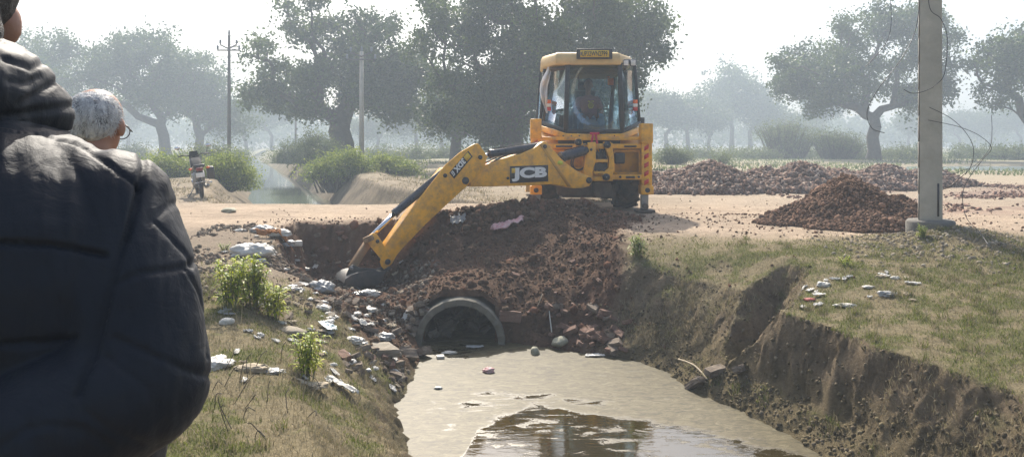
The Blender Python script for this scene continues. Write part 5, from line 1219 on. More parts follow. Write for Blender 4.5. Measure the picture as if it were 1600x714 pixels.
# ---- concrete pipe
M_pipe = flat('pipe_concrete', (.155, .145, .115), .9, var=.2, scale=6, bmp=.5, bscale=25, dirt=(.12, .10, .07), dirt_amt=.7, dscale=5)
mb = MB(); n = 64; V = []; F = []; Ro, Ri = .56, .472
prof = [(0, Ri + .004), (0, Ro - .012), (.02, Ro), (3.6, Ro), (3.6, Ri), (.02, Ri)]
for (yy, rr) in prof:
    for k in range(n): t = 2 * PI * k / n; j = 1 + .004 * math.sin(k * 1.7) * (yy < .1) + .004 * math.sin(k * .6); V.append((rr * j * math.cos(t), yy + .012 * math.sin(k * 2.3) * (yy < .1), rr * j * math.sin(t)))
m_ = len(prof)
for i in range(m_):
    for k in range(n): F.append((i * n + k, i * n + (k + 1) % n, ((i + 1) % m_) * n + (k + 1) % n, ((i + 1) % m_) * n + k))
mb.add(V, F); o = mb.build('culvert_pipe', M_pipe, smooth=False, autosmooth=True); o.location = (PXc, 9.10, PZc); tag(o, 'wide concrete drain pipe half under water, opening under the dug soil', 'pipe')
M_brick = flat('old_brick', (.165, .088, .06), .92, var=.35, scale=14, bmp=.5, bscale=40, dirt=(.16, .12, .09), dirt_amt=.85, dscale=12)
M_brickg = flat('muddy_brick', (.15, .115, .085), .95, var=.35, scale=12, bmp=.5, bscale=40, dirt=(.24, .20, .15), dirt_amt=.7, dscale=10)
M_mortar = flat('mortar_lump', (.30, .26, .20), .95, var=.3, scale=12, bmp=.5, bscale=40, dirt=(.13, .10, .07), dirt_amt=.7)
M_pipeshade = flat('pipe_shade_brick', (.055, .048, .036), .75, var=.4, scale=12, bmp=.6, bscale=30)  # brick colour darkened to carry the shade inside the pipe
import bmesh as _bm
def brick_mesh(name, dims, seed, mat, brk=.0):
    rg = random.Random(seed); bm = _bm.new(); _bm.ops.create_cube(bm, size=1)
    for v in bm.verts: v.co = Vector((v.co.x * dims[0], v.co.y * dims[1], v.co.z * dims[2]))
    _bm.ops.subdivide_edges(bm, edges=bm.edges, cuts=3, use_grid_fill=True)
    for v in bm.verts:
        e = sum(1 for a, d in zip(v.co, dims) if abs(abs(a) - d / 2) < 1e-5)
        v.co *= 1 - (.03 * (e >= 2) + .05 * (e == 3)) * rg.uniform(.3, 1.6); v.co += Vector([rg.uniform(-.004, .004) for _ in range(3)])
    if brk:
        cut = Vector((dims[0] * .5 * (1 - brk), 0, 0)); nrm = Vector((1, rg.uniform(-.7, .7), rg.uniform(-.5, .5))).normalized()
        _bm.ops.bisect_plane(bm, geom=bm.verts[:] + bm.edges[:] + bm.faces[:], plane_co=cut, plane_no=nrm, clear_outer=True)
        _bm.ops.holes_fill(bm, edges=[e for e in bm.edges if e.is_boundary])
    me = bpy.data.meshes.new(name); bm.to_mesh(me); bm.free(); me.materials.append(mat); return me
BR = [brick_mesh('brick', (.23, .11, .075), 1, M_brick), brick_mesh('brick', (.23, .11, .07), 2, M_brick, .35), brick_mesh('brick', (.20, .11, .07), 3, M_brick, .6), brick_mesh('brick', (.22, .12, .07), 4, M_brickg, .2), brick_mesh('brick', (.22, .11, .07), 5, M_brickg, .55), brick_mesh('brick', (.18, .14, .06), 6, M_mortar, .3), brick_mesh('brick', (.23, .11, .07), 7, M_brickg)]
def lay_brick(p, k, rot, lift=.03, scale=1.0, label=None, group=None, name='brick'):
    o = link(name, BR[k]); o.location = p + Vector((0, 0, lift)); o.rotation_euler = rot; o.scale = (scale,) * 3; return tag(o, label, 'brick', group)
rg = random.Random(77)
def strew(n, box, keep, kinds, label, group, smin, smax):
    m = 0; t = 0
    while m < n and t < 5000:
        t += 1; px = rg.uniform(box[0], box[2]); py = rg.uniform(box[1], box[3])
        if not keep(px, py): continue
        p = hit(px, py); s = rg.uniform(smin, smax)
        lay_brick(p, rg.choice(kinds), (rg.uniform(-.5, .5), rg.uniform(-.5, .5), rg.uniform(0, 6.28)), .02, s, label, group); m += 1
strew(32, (862, 478, 985, 552), lambda x, y: abs(y - (490 + (x - 862) * .42)) < 38 and y > 478, [0, 1, 2, 1, 2, 3], 'reddish broken brick lying in the soil right of the pipe', 'broken bricks right of the pipe mouth', .45, .95)
strew(24, (780, 380, 960, 520), lambda x, y: True, [1, 2, 2], 'reddish brick piece stuck in the dug slope above the pipe', 'brick pieces in the dug slope', .25, .6)
strew(62, (535, 470, 672, 602), lambda x, y: y > 400 + (670 - x) * .2 and x < 670 - max(0, y - 560) * .9 and y < 600 and y > 470, [3, 4, 5, 4, 6, 1], 'grey-brown brick lump in the rubble on the left bank', 'brick rubble on the left bank', .35, .85)
strew(26, (450, 395, 560, 500), lambda x, y: True, [3, 4, 5, 4], 'dusty brick lump near the top of the left bank', 'brick rubble below the litter pile', .35, .85)
strew(8, (490, 352, 560, 400), lambda x, y: True, [1, 2, 4], 'brick piece sticking out of the shaded pit wall', 'brick pieces in the pit wall', .5, .9)
for (px, py, k, rot, s, lab, mt) in (
    (1118, 586, 6, (.15, -.1, .4), .95, 'dark hollow-faced brick at the right water edge, middle one of three', None),
    (1156, 584, 4, (-.5, .2, 1.0), .95, 'tilted dark brick at the right water edge, farthest from the water', None),
    (1086, 606, 6, (.3, .7, 2.2), .95, 'dark brick lying half in the water at the right bank', None),
    (797, 500, 0, (1.45, .1, .12), 1.2, 'brick slab standing upright against the right rim of the pipe', None),
    (602, 552, 5, (.2, .1, .5), 1.5, 'pale mortar block in the left rubble above the water', None),
    (655, 556, 3, (.1, .4, 2.5), 1.25, 'large brown brick at the left corner of the water', None),
    (640, 560, 4, (.8, .2, .5), 1.2, 'rounded brick lump beside the left corner of the water', None)):
    lay_brick(hit(px, py), k, rot, .04, s, lab)
BRI = [brick_mesh('brick', (.23, .11, .07), 31, M_pipeshade, .2), brick_mesh('brick', (.2, .13, .07), 32, M_pipeshade, .5), brick_mesh('brick', (.23, .12, .07), 33, M_pipeshade)]
# stones and blocks inside the pipe mouth
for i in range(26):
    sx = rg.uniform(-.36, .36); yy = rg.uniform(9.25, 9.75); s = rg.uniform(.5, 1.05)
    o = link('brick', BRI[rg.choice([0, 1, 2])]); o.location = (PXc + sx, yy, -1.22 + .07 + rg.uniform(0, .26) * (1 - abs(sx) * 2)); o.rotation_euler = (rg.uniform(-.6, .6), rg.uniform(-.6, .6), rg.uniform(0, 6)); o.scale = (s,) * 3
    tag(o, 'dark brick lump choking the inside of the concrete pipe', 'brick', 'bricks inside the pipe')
for i in range(4):
    o = link('brick', BR[6]); o.location = (PXc - .12 + i * .105, 9.82 + .02 * i, -1.02 + .02 * (i % 2)); o.rotation_euler = (0, 1.5, 1.57 + .1 * i); tag(o, 'upright brick in the short stack deep inside the pipe', 'brick', 'upright bricks inside the pipe')
def stone(px, py, s, mat, label, dims=(1, .8, .6), lift=0, seed=1, p=None):
    B, F = ICO[3]; V = B * (1 + .42 * fbm(B[:, 0] * 1.6 + seed, B[:, 1] * 1.6, B[:, 2] * 1.6, 4, seed))[:, None]; V = np.sign(V) * np.abs(V) ** .85 * np.array(dims) * s
    p = p or hit(px, py); o = link('stone', new_mesh('stone', V, F), mat, smooth=False); o.location = p + Vector((0, 0, s * .2 + lift)); o.rotation_euler = (0, 0, seed * 1.3); return tag(o, label, 'stone')
M_lime = flat('pale_stone', (.33, .32, .24), .9, var=.3, scale=8, bmp=.5, bscale=30, dirt=(.12, .12, .06), dirt_amt=.6)
stone(876, 538, .10, M_lime, 'grey-green stone at the water edge, right of the pipe', (1.1, .8, .62), seed=3)
stone(836, 551, .075, M_lime, 'tan stone poking out of the water before the pipe', (.7, .8, .9), seed=5, p=W(836, 553, 8.72))
stone(455, 522, .11, M_mortar, 'flat tan stone in dry grass left of the fallen rubble', (1.4, .8, .35), seed=7)
stone(354, 505, .055, flat('whitewashed_lump', (.6, .57, .5), .9, bmp=.4), 'whitish lump in the dry grass below the leafy plants', (1.2, .9, .6), seed=8)
stone(358, 331, .14, M_lime, 'pale flat stone on the dirt road near the motorcycle path', (1.5, .8, .35), seed=9)
# ---- litter
M_plw = flat('white_plastic', (.60, .58, .53), .5, var=.2, scale=12, bmp=.5, bscale=35, dirt=(.38, .34, .27), dirt_amt=.7, dscale=10)
M_plg = flat('grey_plastic_film', (.36, .36, .35), .4, var=.3, scale=12, bmp=.5, bscale=35, dirt=(.2, .18, .15), dirt_amt=.6, dscale=10)
M_plk = flat('black_plastic_film', (.04, .045, .05), .3, var=.3, bmp=.4)
M_plb = flat('pale_blue_plastic', (.50, .60, .64), .35, var=.15, dirt=(.4, .38, .3), dirt_amt=.5)
M_tan = flat('tan_sacking', (.42, .35, .25), .95, var=.2, bmp=.5, bscale=60, dirt=(.2, .16, .1), dirt_amt=.6)
M_card = flat('orange_brown_cardboard', (.35, .15, .05), .85, var=.25)
M_pink = flat('pink_cloth', (.60, .30, .30), .8, var=.3, dirt=(.6, .55, .5), dirt_amt=.9, dscale=9)
M_rdp = flat('dull_red_plastic', (.36, .06, .05), .5, var=.3)
def wad(name, px, py, sx, sy, sz, mat, label, seed, cat='litter', sharp=.35, rz=0, lift=0, p=None, group=None):
    """crumpled bag or film; sizes in metres"""
    B, F = ICO[4]; rg_ = np.random.default_rng(seed)
    n1 = fbm(B[:, 0] * 1.5 + seed, B[:, 1] * 1.5, B[:, 2] * 1.5, 2, seed); n2 = 1 - 2 * np.abs(fbm(B[:, 0] * 3 + seed, B[:, 1] * 3, B[:, 2] * 3, 3, seed + 3)); n3 = 1 - 2 * np.abs(fbm(B[:, 0] * 8, B[:, 1] * 8 + seed, B[:, 2] * 8, 2, seed + 5))
    V = B * (.78 + .5 * n1 + sharp * .75 * n2 + sharp * .5 * n3)[:, None]; V[:, 2] = np.where(V[:, 2] < -.35, -.35 + (V[:, 2] + .35) * .15, V[:, 2])
    V = V * np.array([sx, sy, sz * .72]) / 2 * 1.08; p = p or hit(px, py); o = link(name, new_mesh(name, V, F), mat, smooth=False); o.location = p + Vector((0, 0, sz * .14 + lift)); o.rotation_euler = (0, 0, rz)
    return tag(o, label, cat, group)
def sheet(name, px, py, L, Wd, mat, label, seed, rz=0, amp=.03, tilt=0, cat='litter', p=None, lift=.02, group=None):
    """flat torn film or card, creased, lying on the slope"""
    n = 22; u, v = np.meshgrid(np.linspace(-1, 1, n), np.linspace(-1, 1, n)); e = 1 + .22 * fbm(u * 1.3 + seed, v * 1.3, 0, 2, seed)
    X = u * e * L / 2; Y_ = v * e * Wd / 2 * (1 - .25 * np.abs(u)); Z = amp * (1 - 2 * np.abs(fbm(u * 1.6 + seed, v * 1.6, 0, 3, seed + 2))) + amp * .5 * fbm(u * 5, v * 5, 0, 2, seed)
    p = p or hit(px, py); c, s = math.cos(rz), math.sin(rz); gx_, gy_ = X * c - Y_ * s, X * s + Y_ * c
    if p.z > -1.2: Z = Z + (height(gx_ + p.x, gy_ + p.y, False) - hz1(p.x, p.y)) * .7
    V = np.stack([gx_, gy_, Z], -1).reshape(-1, 3); i_ = np.arange(n * n).reshape(n, n); Q = np.stack([i_[:-1, :-1], i_[:-1, 1:], i_[1:, 1:], i_[1:, :-1]], -1).reshape(-1, 4)
    o = link(name, new_mesh(name, V, Q), mat, smooth=True); o.location = p + Vector((0, 0, lift)); md = o.modifiers.new('s', 'SOLIDIFY'); md.thickness = .004; return tag(o, label, cat, group)
wad('plastic_sack', 393, 398, .48, .34, .30, M_plw, 'big crumpled off-white plastic sack, largest piece of litter on the left bank', 11)
wad('plastic_bag', 412, 362, .34, .24, .16, M_plg, 'see-through grey plastic bag at the top of the litter pile by the road', 12)
wad('plastic_bag', 440, 368, .26, .2, .17, M_plw, 'white torn bag on the litter pile beside the pit edge', 13)
wad('plastic_bag', 447, 384, .26, .2, .14, M_plg, 'dull grey bag low on the litter pile beside the pit edge', 14)
sheet('cardboard_piece', 426, 371, .5, .14, M_card, 'orange-brown strip of cardboard in the litter pile', 15, rz=.3, amp=.05, lift=.06)
mb = MB(); mb.box((0, 0, .05), (.17, .10, .08), rz=.4); o = mb.build('foam_box', M_plw, bevel=.01); o.location = hit(463, 386); tag(o, 'small white foam box at the right end of the litter pile', 'box')
wad('plastic_bag', 375, 361, .14, .1, .06, M_plw, 'small flat white scrap left of the litter pile by the road', 16)
wad('plastic_bag', 503, 456, .24, .2, .20, M_plg, 'silvery grey bag standing below the digging bucket', 17, sharp=.5)
wad('plastic_bag', 506, 484, .15, .12, .10, M_plw, 'small bright white scrap below the silvery bag', 18)
sheet('plastic_sheet', 513, 516, .24, .15, M_plb, 'pale blue plastic piece lying on the left bank', 19, rz=-.9, amp=.02, lift=.04)
wad('plastic_bag', 577, 463, .20, .15, .14, M_plw, 'torn white bag on the soil just right of the bucket', 20, sharp=.6)
wad('plastic_bag', 560, 462, .14, .1, .08, M_plk, 'black film wrapped beside the torn white bag', 21, sharp=.6)
sheet('plastic_sheet', 567, 514, .26, .13, M_plw, 'white folded sheet in the middle of the left rubble', 22, rz=.3, amp=.04, lift=.05)
wad('plastic_bag', 553, 536, .17, .12, .1, M_plw, 'crumpled off-white paper in the left rubble, below the white folded sheet', 23, sharp=.5)
wad('plastic_bag', 600, 530, .17, .14, .11, M_plg, 'grey-white crumpled bag in the rubble left of the pipe', 24, sharp=.5)
wad('plastic_bag', 552, 482, .12, .08, .05, M_tan, 'thin tan paper scrap between the bags on the left bank', 25)
wad('plastic_bag', 577, 486, .17, .11, .06, M_plw, 'flat whitish scrap right of the thin tan paper scrap', 26)
sheet('plastic_sheet', 612, 514, .13, .09, M_tan, 'small tan card leaning in the rubble nearest the pipe', 27, rz=.9, lift=.05)
wad('rag', 487, 604, .22, .13, .06, M_tan, 'tan and white rag at the foot of the yellow-green plant', 28)
sheet('printed_sack', 532, 607, .28, .12, M_plw, 'flattened white printed sack on the left bank near the water', 29, rz=-.45, amp=.03, lift=.03)
wad('rag', 337, 572, .17, .18, .10, M_plw, 'white rag in dry grass right beside the dark jacket sleeve', 30, sharp=.5)
wad('rag', 395, 578, .22, .12, .07, M_tan, 'greyish-tan rag between the jacket sleeve and the small plant', 31, sharp=.5)
wad('rag', 430, 582, .14, .1, .05, M_plg, 'small grey scrap left of the small yellow-green plant', 32)
sheet('plastic_sheet', 716, 347, .24, .18, M_plg, 'silvery film caught in the pit slope under the arm', 33, rz=.3, amp=.05, lift=.03)
sheet('cloth_bag', 793, 358, .50, .15, M_pink, 'pink and white cloth bag lying on the pit slope', 34, rz=.25, amp=.06, lift=.05, cat='bag')
wad('plastic_bag', 1287, 447, .13, .10, .08, M_plw, 'bright white crumpled lump on the right bank near the gully', 35)
wad('plastic_bag', 1264, 469, .10, .07, .04, M_rdp, 'small dull red scrap on the right bank', 36)
sheet('plastic_sheet', 1280, 463, .12, .07, M_plw, 'thin white scrap beside the dull red scrap', 37, amp=.01)
wad('plastic_bag', 1322, 478, .16, .08, .04, M_plw, 'white and grey flattened bag on the right bank', 38, sharp=.5)
wad('plastic_bag', 1386, 462, .14, .09, .07, M_plg, 'dark grey crumpled bag in the litter on the right bank', 39, sharp=.6)
wad('plastic_bag', 1400, 436, .09, .05, .05, M_plw, 'small white scrap farthest right in the right bank litter', 40)
wad('plastic_bag', 1357, 449, .11, .07, .04, M_plw, 'small pale scrap left of the dark grey crumpled bag', 41)
wad('plastic_bag', 1378, 433, .11, .06, .04, M_tan, 'tan scrap above the dark grey crumpled bag', 42)
Wz = Vector((0, 0, 0))
def wl(px, py): Y = (CAMH + 1.23) * FPX / (py - HOR); return Vector(((px - 800) / FPX * Y, Y, -1.225))
wad('foam_piece', 0, 0, .15, .08, .04, M_plw, 'white foam piece afloat near the left side of the pipe mouth', 43, p=wl(702, 552))
mb = MB(); mb.box((0, 0, .01), (.09, .09, .03), rz=.2); o = mb.build('foam_piece', M_plw, bevel=.004); o.location = wl(688, 559); tag(o, 'small square white foam floating at the left water corner', 'litter')
wad('plastic_bag', 0, 0, .11, .09, .08, M_pink, 'pinkish bag floating in the middle of the scum', 44, p=wl(763, 581))
wad('foam_piece', 0, 0, .07, .05, .03, M_plw, 'tiny white scrap floating at the left water edge', 45, p=wl(685, 607))
sheet('plastic_sheet', 0, 0, .22, .10, M_plw, 'thin white wrapper floating below the broken bricks', 46, p=wl(930, 556), amp=.01, lift=.006)
sheet('plastic_sheet', 0, 0, .2, .1, M_plg, 'grey film floating before the pipe opening', 47, p=wl(741, 543), amp=.01, lift=.006)
rg = random.Random(99); r3 = np.random.default_rng(404)
x, y = scatter(20000, .9, 4.6, 4.2, 9.3, lambda x, y: (lambda z, s: (s > .5) * (z < -.2) * (z > -1.2) * .8)(*slope_ok(x, y, 1)) * (poly_sd(x, y, PIT) > .1), rs); cloud('bank_crumbs', x, y, .004 + .020 * rs.uniform(0, 1, len(x)) ** 3, [(.15, .12, .08), (.12, .095, .06), (.19, .155, .105)], rs, rough=.35, sink=.4)
for i in range(90):      # tiny scraps
    px, py = (rg.uniform(345, 640), rg.uniform(370, 610)) if i < 74 else (rg.uniform(1240, 1440), rg.uniform(425, 485))
    p = hit(px, py)
    if p.z < -1.2: continue
    sheet('paper_scrap', px, py, rg.uniform(.04, .14), rg.uniform(.03, .08), rg.choice([M_plw, M_plw, M_tan, M_plg]), 'tiny pale scrap scattered among the grass and rubble', 600 + i, rz=rg.uniform(0, 3), amp=.012, p=p, lift=.012, group='tiny pale scraps')
for i in range(64):      # small crumpled scraps trailing down the slope from the litter pile
    t = rg.random(); px = 395 + t * 190 + rg.gauss(0, 26); py = 372 + t * 185 + rg.gauss(0, 26)
    if px < 350 or px > 640: continue
    p = hit(px, py)
    if p.z < -1.15 or p.y > 11.3: continue
    s = rg.uniform(.04, .11); wad('crumpled_scrap', px, py, s, s * rg.uniform(.6, 1), s * .6, rg.choice([M_plw, M_plw, M_plg]), 'small crumpled scrap of white plastic on the rubble of the left bank', 900 + i, sharp=.55, p=p, rz=rg.uniform(0, 6), group='small crumpled scraps on the left bank')
# sticks
def stick(pts, r, label, mat=M_tan, group=None):
    mb = MB(); mb.tube(curve_pts([Vector(p) for p in pts], 6), r, 6); o = mb.build('stick', mat, smooth=True); return tag(o, label, 'stick', group)
a, b, c = hit(1060, 566), hit(1085, 582), hit(1106, 596); up = Vector((0, 0, .03)); stick([a + up, b + up * 2.2, c + up * .5], .009, 'bent pale stalk lying by the water on the right')
a, b = hit(858, 500), hit(862, 520); stick([a + Vector((0, 0, .1)), b], .008, 'thin pale stick upright in the soil among the bricks', M_plw)
a, b = hit(840, 480), hit(845, 470); stick([a, b + Vector((.02, 0, .08))], .006, 'short stick poking out of the soil right of the pipe')
for i in range(26):
    px, py = (rg.uniform(330, 450), rg.uniform(560, 700)) if i % 3 else (rg.uniform(440, 640), rg.uniform(480, 690)); p = hit(px, py); q = p + Vector((rg.uniform(-.14, .14), rg.uniform(-.1, .1), rg.uniform(.03, .2))); m = (p + q) / 2 + Vector((rg.uniform(-.03, .03), 0, .04)); stick([p, m, q], .0028, 'thin dry twig standing in the grass of the left bank', M_bark, 'dry twigs on the left bank')
# ---- small leafy plants
def leafy(name, label, px, py, Hh, nst, spread, nleaf, L, mat, seed, yellow=.2, group=None):
    rng = np.random.default_rng(seed); p = hit(px, py) if not isinstance(px, Vector) else px; r = root(name, label, 'plant', p, group=group); sv = MB(); LV = []; LF = []; LC = []
    for s in range(nst):
        a = rng.uniform(0, 6.28); d = rng.uniform(.1, 1) * spread; foot = np.array([math.cos(a) * d * .35, math.sin(a) * d * .35, -.01]); top = np.array([math.cos(a) * d, math.sin(a) * d, Hh * rng.uniform(.65, 1.05)]); mid = (foot + top) / 2 + np.array([math.cos(a), math.sin(a), 0]) * -.02
        pts = [foot * (1 - t) ** 2 + mid * 2 * t * (1 - t) + top * t * t for t in np.linspace(0, 1, 7)]; sv.tube(pts, [.006, .0055, .005, .0045, .004, .003, .002], 5, cap=False); yel = rng.uniform() < yellow
        for j in range(nleaf):
            t = .22 + .78 * (j / nleaf) ** .8; P = foot * (1 - t) ** 2 + mid * 2 * t * (1 - t) + top * t * t; th = rng.uniform(0, 6.28); l = L * (1.15 - .55 * t) * rng.uniform(.7, 1.2); out = np.array([math.cos(th), math.sin(th), 0]); side = np.array([-math.sin(th), math.cos(th), 0]); rise = .25 + .9 * t * rng.uniform(.6, 1.2); w = l * .13
            c = [P, P + out * l * .35 + np.array([0, 0, l * .30 * rise]), P + out * l * .72 + np.array([0, 0, l * .38 * rise]), P + out * l + np.array([0, 0, l * (.38 * rise - .28)])]
            b0 = len(LV); LV += [c[0], c[1] + side * w, c[1] - side * w, c[2] + side * w * .8, c[2] - side * w * .8, c[3]]; LF += [(b0, b0 + 1, b0 + 2), (b0 + 1, b0 + 3, b0 + 4, b0 + 2), (b0 + 3, b0 + 5, b0 + 4)]
            k = np.clip(rng.normal(.45, .22) + (.5 if yel and t < .8 else 0), 0, 1.0); LC += [k] * 6
    sv.build('stem', flat('plant_stem', (.16, .17, .06), .7), r); me = new_mesh('foliage', LV, LF); set_color(me, np.array(LC)[:, None] * np.ones(3)); link('foliage', me, mat, r); return r
M_lance = leafmat('lance_leaves', (.14, .24, .015), (.55, .54, .03), .52, .45)
leafy('leafy_plant', 'tall yellow-green leafy plant nearest the jacket sleeve, left one of three', 358, 482, .46, 16, .20, 20, .13, M_lance, 701, .15)
leafy('leafy_plant', 'tallest yellow-green leafy plant, middle one of three on the left bank', 398, 482, .52, 20, .22, 22, .13, M_lance, 702, .15)
leafy('leafy_plant', 'leafy plant with drooping yellow leaves, right one of three', 430, 500, .36, 14, .17, 18, .12, M_lance, 703, .7)
leafy('leafy_plant', 'single bright yellow-green leafy plant close to the water on the left bank', 480, 592, .36, 13, .15, 17, .11, M_lance, 704, .3)
leafy('leafy_plant', 'fresh green leafy plant on the edge of the right bank beside the dug soil', 998, 404, .30, 10, .15, 15, .12, M_leafy, 705, .1)
leafy('leafy_plant', 'tiny green sprout in the grass of the right bank', 1322, 416, .13, 9, .10, 9, .06, M_lance, 706, .1)
leafy('leafy_plant', 'small green weed at the foot of the square pole', Vector((5.05, 9.05, hz1(5.05, 9.05))), 0, .16, 12, .15, 12, .07, M_leafy, 707, .1)
leafy('leafy_plant', 'little yellowish weed left of the square pole foot', Vector((4.98, 9.35, hz1(4.98, 9.35))), 0, .08, 8, .07, 9, .05, M_lance, 708, .8) if False else None
leafy('leafy_plant', 'small low weed behind the litter pile at the road edge', 350, 392, .10, 8, .12, 9, .06, M_leafy, 709, .2)
# ================================================================== people
def capsules(mb, joints, n=14):
    """joints: list of (p0, p1, r0, r1)"""
    for p0, p1, r0, r1 in joints:
        p0, p1 = Vector(p0), Vector(p1); mb.tube([p0.lerp(p1, t) for t in (0, .5, 1)], [r0, (r0 + r1) / 2, r1], n); mb.ball(p0, r0, n, 8); mb.ball(p1, r1, n, 8)
def solid(name, mb, mat, parent=None, voxel=.012, smooth=2, disp=None, off=None):
    """union of the overlapping solids as one continuous skin"""
    me = new_mesh(name, mb.v, mb.f); o = link(name, me, mat); md = o.modifiers.new('r', 'REMESH'); md.mode = 'VOXEL'; md.voxel_size = voxel
    if smooth: s = o.modifiers.new('s', 'SMOOTH'); s.factor = .5; s.iterations = smooth
    bpy.context.view_layer.update(); dg = bpy.context.evaluated_depsgraph_get(); m2 = bpy.data.meshes.new_from_object(o.evaluated_get(dg)); o.modifiers.clear(); old = o.data; o.data = m2; bpy.data.meshes.remove(old); m2.name = name
    V = np.empty(len(m2.vertices) * 3, np.float32); m2.vertices.foreach_get('co', V); V = V.reshape(-1, 3)
    if disp is not None:
        Nn = np.empty(len(m2.vertices) * 3, np.float32); m2.vertices.foreach_get('normal', Nn); Nn = Nn.reshape(-1, 3); V = (V + Nn * disp(V, Nn)[:, None]).astype(np.float32)
    if off is not None: V = V - np.array(off, np.float32)
    m2.vertices.foreach_set('co', V.ravel()); m2.polygons.foreach_set('use_smooth', np.ones(len(m2.polygons), bool)); m2.update()
    if len(m2.materials) == 0: m2.materials.append(mat)
    if parent is not None: o.parent = parent
    return o
def lofted(mb, secs, n=28):
    """secs: list of (center, rx, ry) horizontal ellipses"""
    V = []; F = []
    for c, rx, ry in secs:
        for k in range(n): t = 2 * PI * k / n; ct, st = math.cos(t), math.sin(t); e = .86; V.append((c[0] + rx * math.copysign(abs(ct) ** e, ct), c[1] + ry * math.copysign(abs(st) ** e, st), c[2]))
    m = len(secs)
    for i in range(m - 1):
        for k in range(n): F.append((i * n + k, i * n + (k + 1) % n, (i + 1) * n + (k + 1) % n, (i + 1) * n + k))
    F += [tuple(range(n - 1, -1, -1)), tuple((m - 1) * n + k for k in range(n))]; mb.add(V, F)
def head(mb, c, s=1.0, fwd=(0, 1, 0)):
    """skull, jaw, nose, ears, neck root; c is the skull centre"""
    c = Vector(c); f = Vector(fwd).normalized(); r = f.cross(Vector((0, 0, 1))).normalized(); u = r.cross(f)
    def P(a, b, d): return c + (r * a + f * b + u * d) * s
    mb.ball(P(0, -.012, .03), (.077 * s, .077 * s + .02 * abs(f.y) * s, .088 * s), 20, 14); mb.ball(P(0, .02, -.03), (.063 * s, .068 * s, .082 * s), 18, 12)
    mb.ball(P(0, .05, -.075), (.036 * s, .030 * s, .028 * s), 12, 8)
    mb.tube([P(0, .088, .015), P(0, .112, -.028)], [.009 * s, .015 * s], 10); mb.ball(P(0, .108, -.028), .015 * s, 10, 8)
    mb.tube([P(-.03, .084, .025), P(.03, .084, .025)], .010 * s, 8)     # brow
    mb.tube([P(-.02, .088, -.058), P(.02, .088, -.058)], .008 * s, 8)    # lips
    for q in (-1, 1):
        mb.ball(P(q * .080, -.004, -.012), (.010 * s + .004, .020 * s, .033 * s), 10, 8)
        mb.ball(P(q * .03, .078, .006), .013 * s, 8, 6)
def hand(mb, wrist, d, n, side=1, curl=.5):
    """palm and five fingers; d points along the hand, n out of the palm"""
    d = Vector(d).normalized(); n = Vector(n).normalized(); s = d.cross(n).normalized() * side; w = Vector(wrist)
    for k in range(4): o = (k - 1.5) * .019; mb.tube([w + d * .005 + s * o * .7, w + d * .09 + s * o], [.015, .0125], 8)
    for k, L in enumerate((.066, .078, .072, .055)):
        o = (k - 1.5) * .0205; p = w + d * .088 + s * o; a = .25 * curl
        for j in range(3):
            dd = (d * math.cos(a) + n * math.sin(a)); q = p + dd * L * (.45, .32, .26)[j]; mb.tube([p, q], [.0095 - .001 * j, .0088 - .001 * j], 8); mb.ball(q, .0088 - .001 * j, 8, 6); p = q; a += .7 * curl
    p = w + d * .02 - s * .035; dd = (d * .7 - s * .6 + n * .3).normalized(); q = p + dd * .04; mb.tube([w + d * .01 - s * .015, p, q, q + (d * .9 + n * .4 - s * .1).normalized() * .035], [.014, .013, .0105, .0085], 8)
def skin_mat(name, c):
    m = flat(name, c, .5, var=.10, scale=14, bmp=.15, bscale=90); b = m.node_tree.nodes['Principled BSDF']; b.inputs['Subsurface Weight'].default_value = .08; b.inputs['Subsurface Radius'].default_value = (.02, .008, .004); return m
M_skin = skin_mat('brown_skin', (.26, .125, .075)); M_skin2 = skin_mat('tan_skin', (.34, .17, .11))
M_hairb = flat('black_hair', (.012, .010, .009), .5, var=.4, scale=60, bmp=.8, bscale=160)
M_trou = flat('dark_trousers', (.03, .032, .04), .9, var=.2, bmp=.2)
M_shoe = flat('brown_shoes', (.05, .03, .02), .5)
def jacket_material():
    m, nt, b = nodes('navy_nylon'); b.inputs['Base Color'].default_value = (.007, .010, .016, 1)
    r = ramp(nt, noise(nt, 5, 8, .6), [(.3, (.006, .009, .016)), (.7, (.010, .014, .021))]); nt.links.new(r.outputs[0], b.inputs['Base Color'])
    rr = ramp(nt, noise(nt, 8, 6, .6), [(.3, .56), (.7, .70)]); nt.links.new(rr.outputs[0], b.inputs['Roughness']); b.inputs['Specular IOR Level'].default_value = .32
    b.inputs['Sheen Weight'].default_value = .03; b.inputs['Sheen Roughness'].default_value = .4
    p = bump(nt, b, noise(nt, 7, 5, .55, dist=1.6, mapscale=(1.6, 1.6, .9)), .22, .02)
    p = bump(nt, b, noise(nt, 26, 5, .6, dist=1.2, mapscale=(1, 1, 1.2)), .3, .006, p); bump(nt, b, noise(nt, 420, 2, .5), .12, .001, p); return m
M_jack = jacket_material()
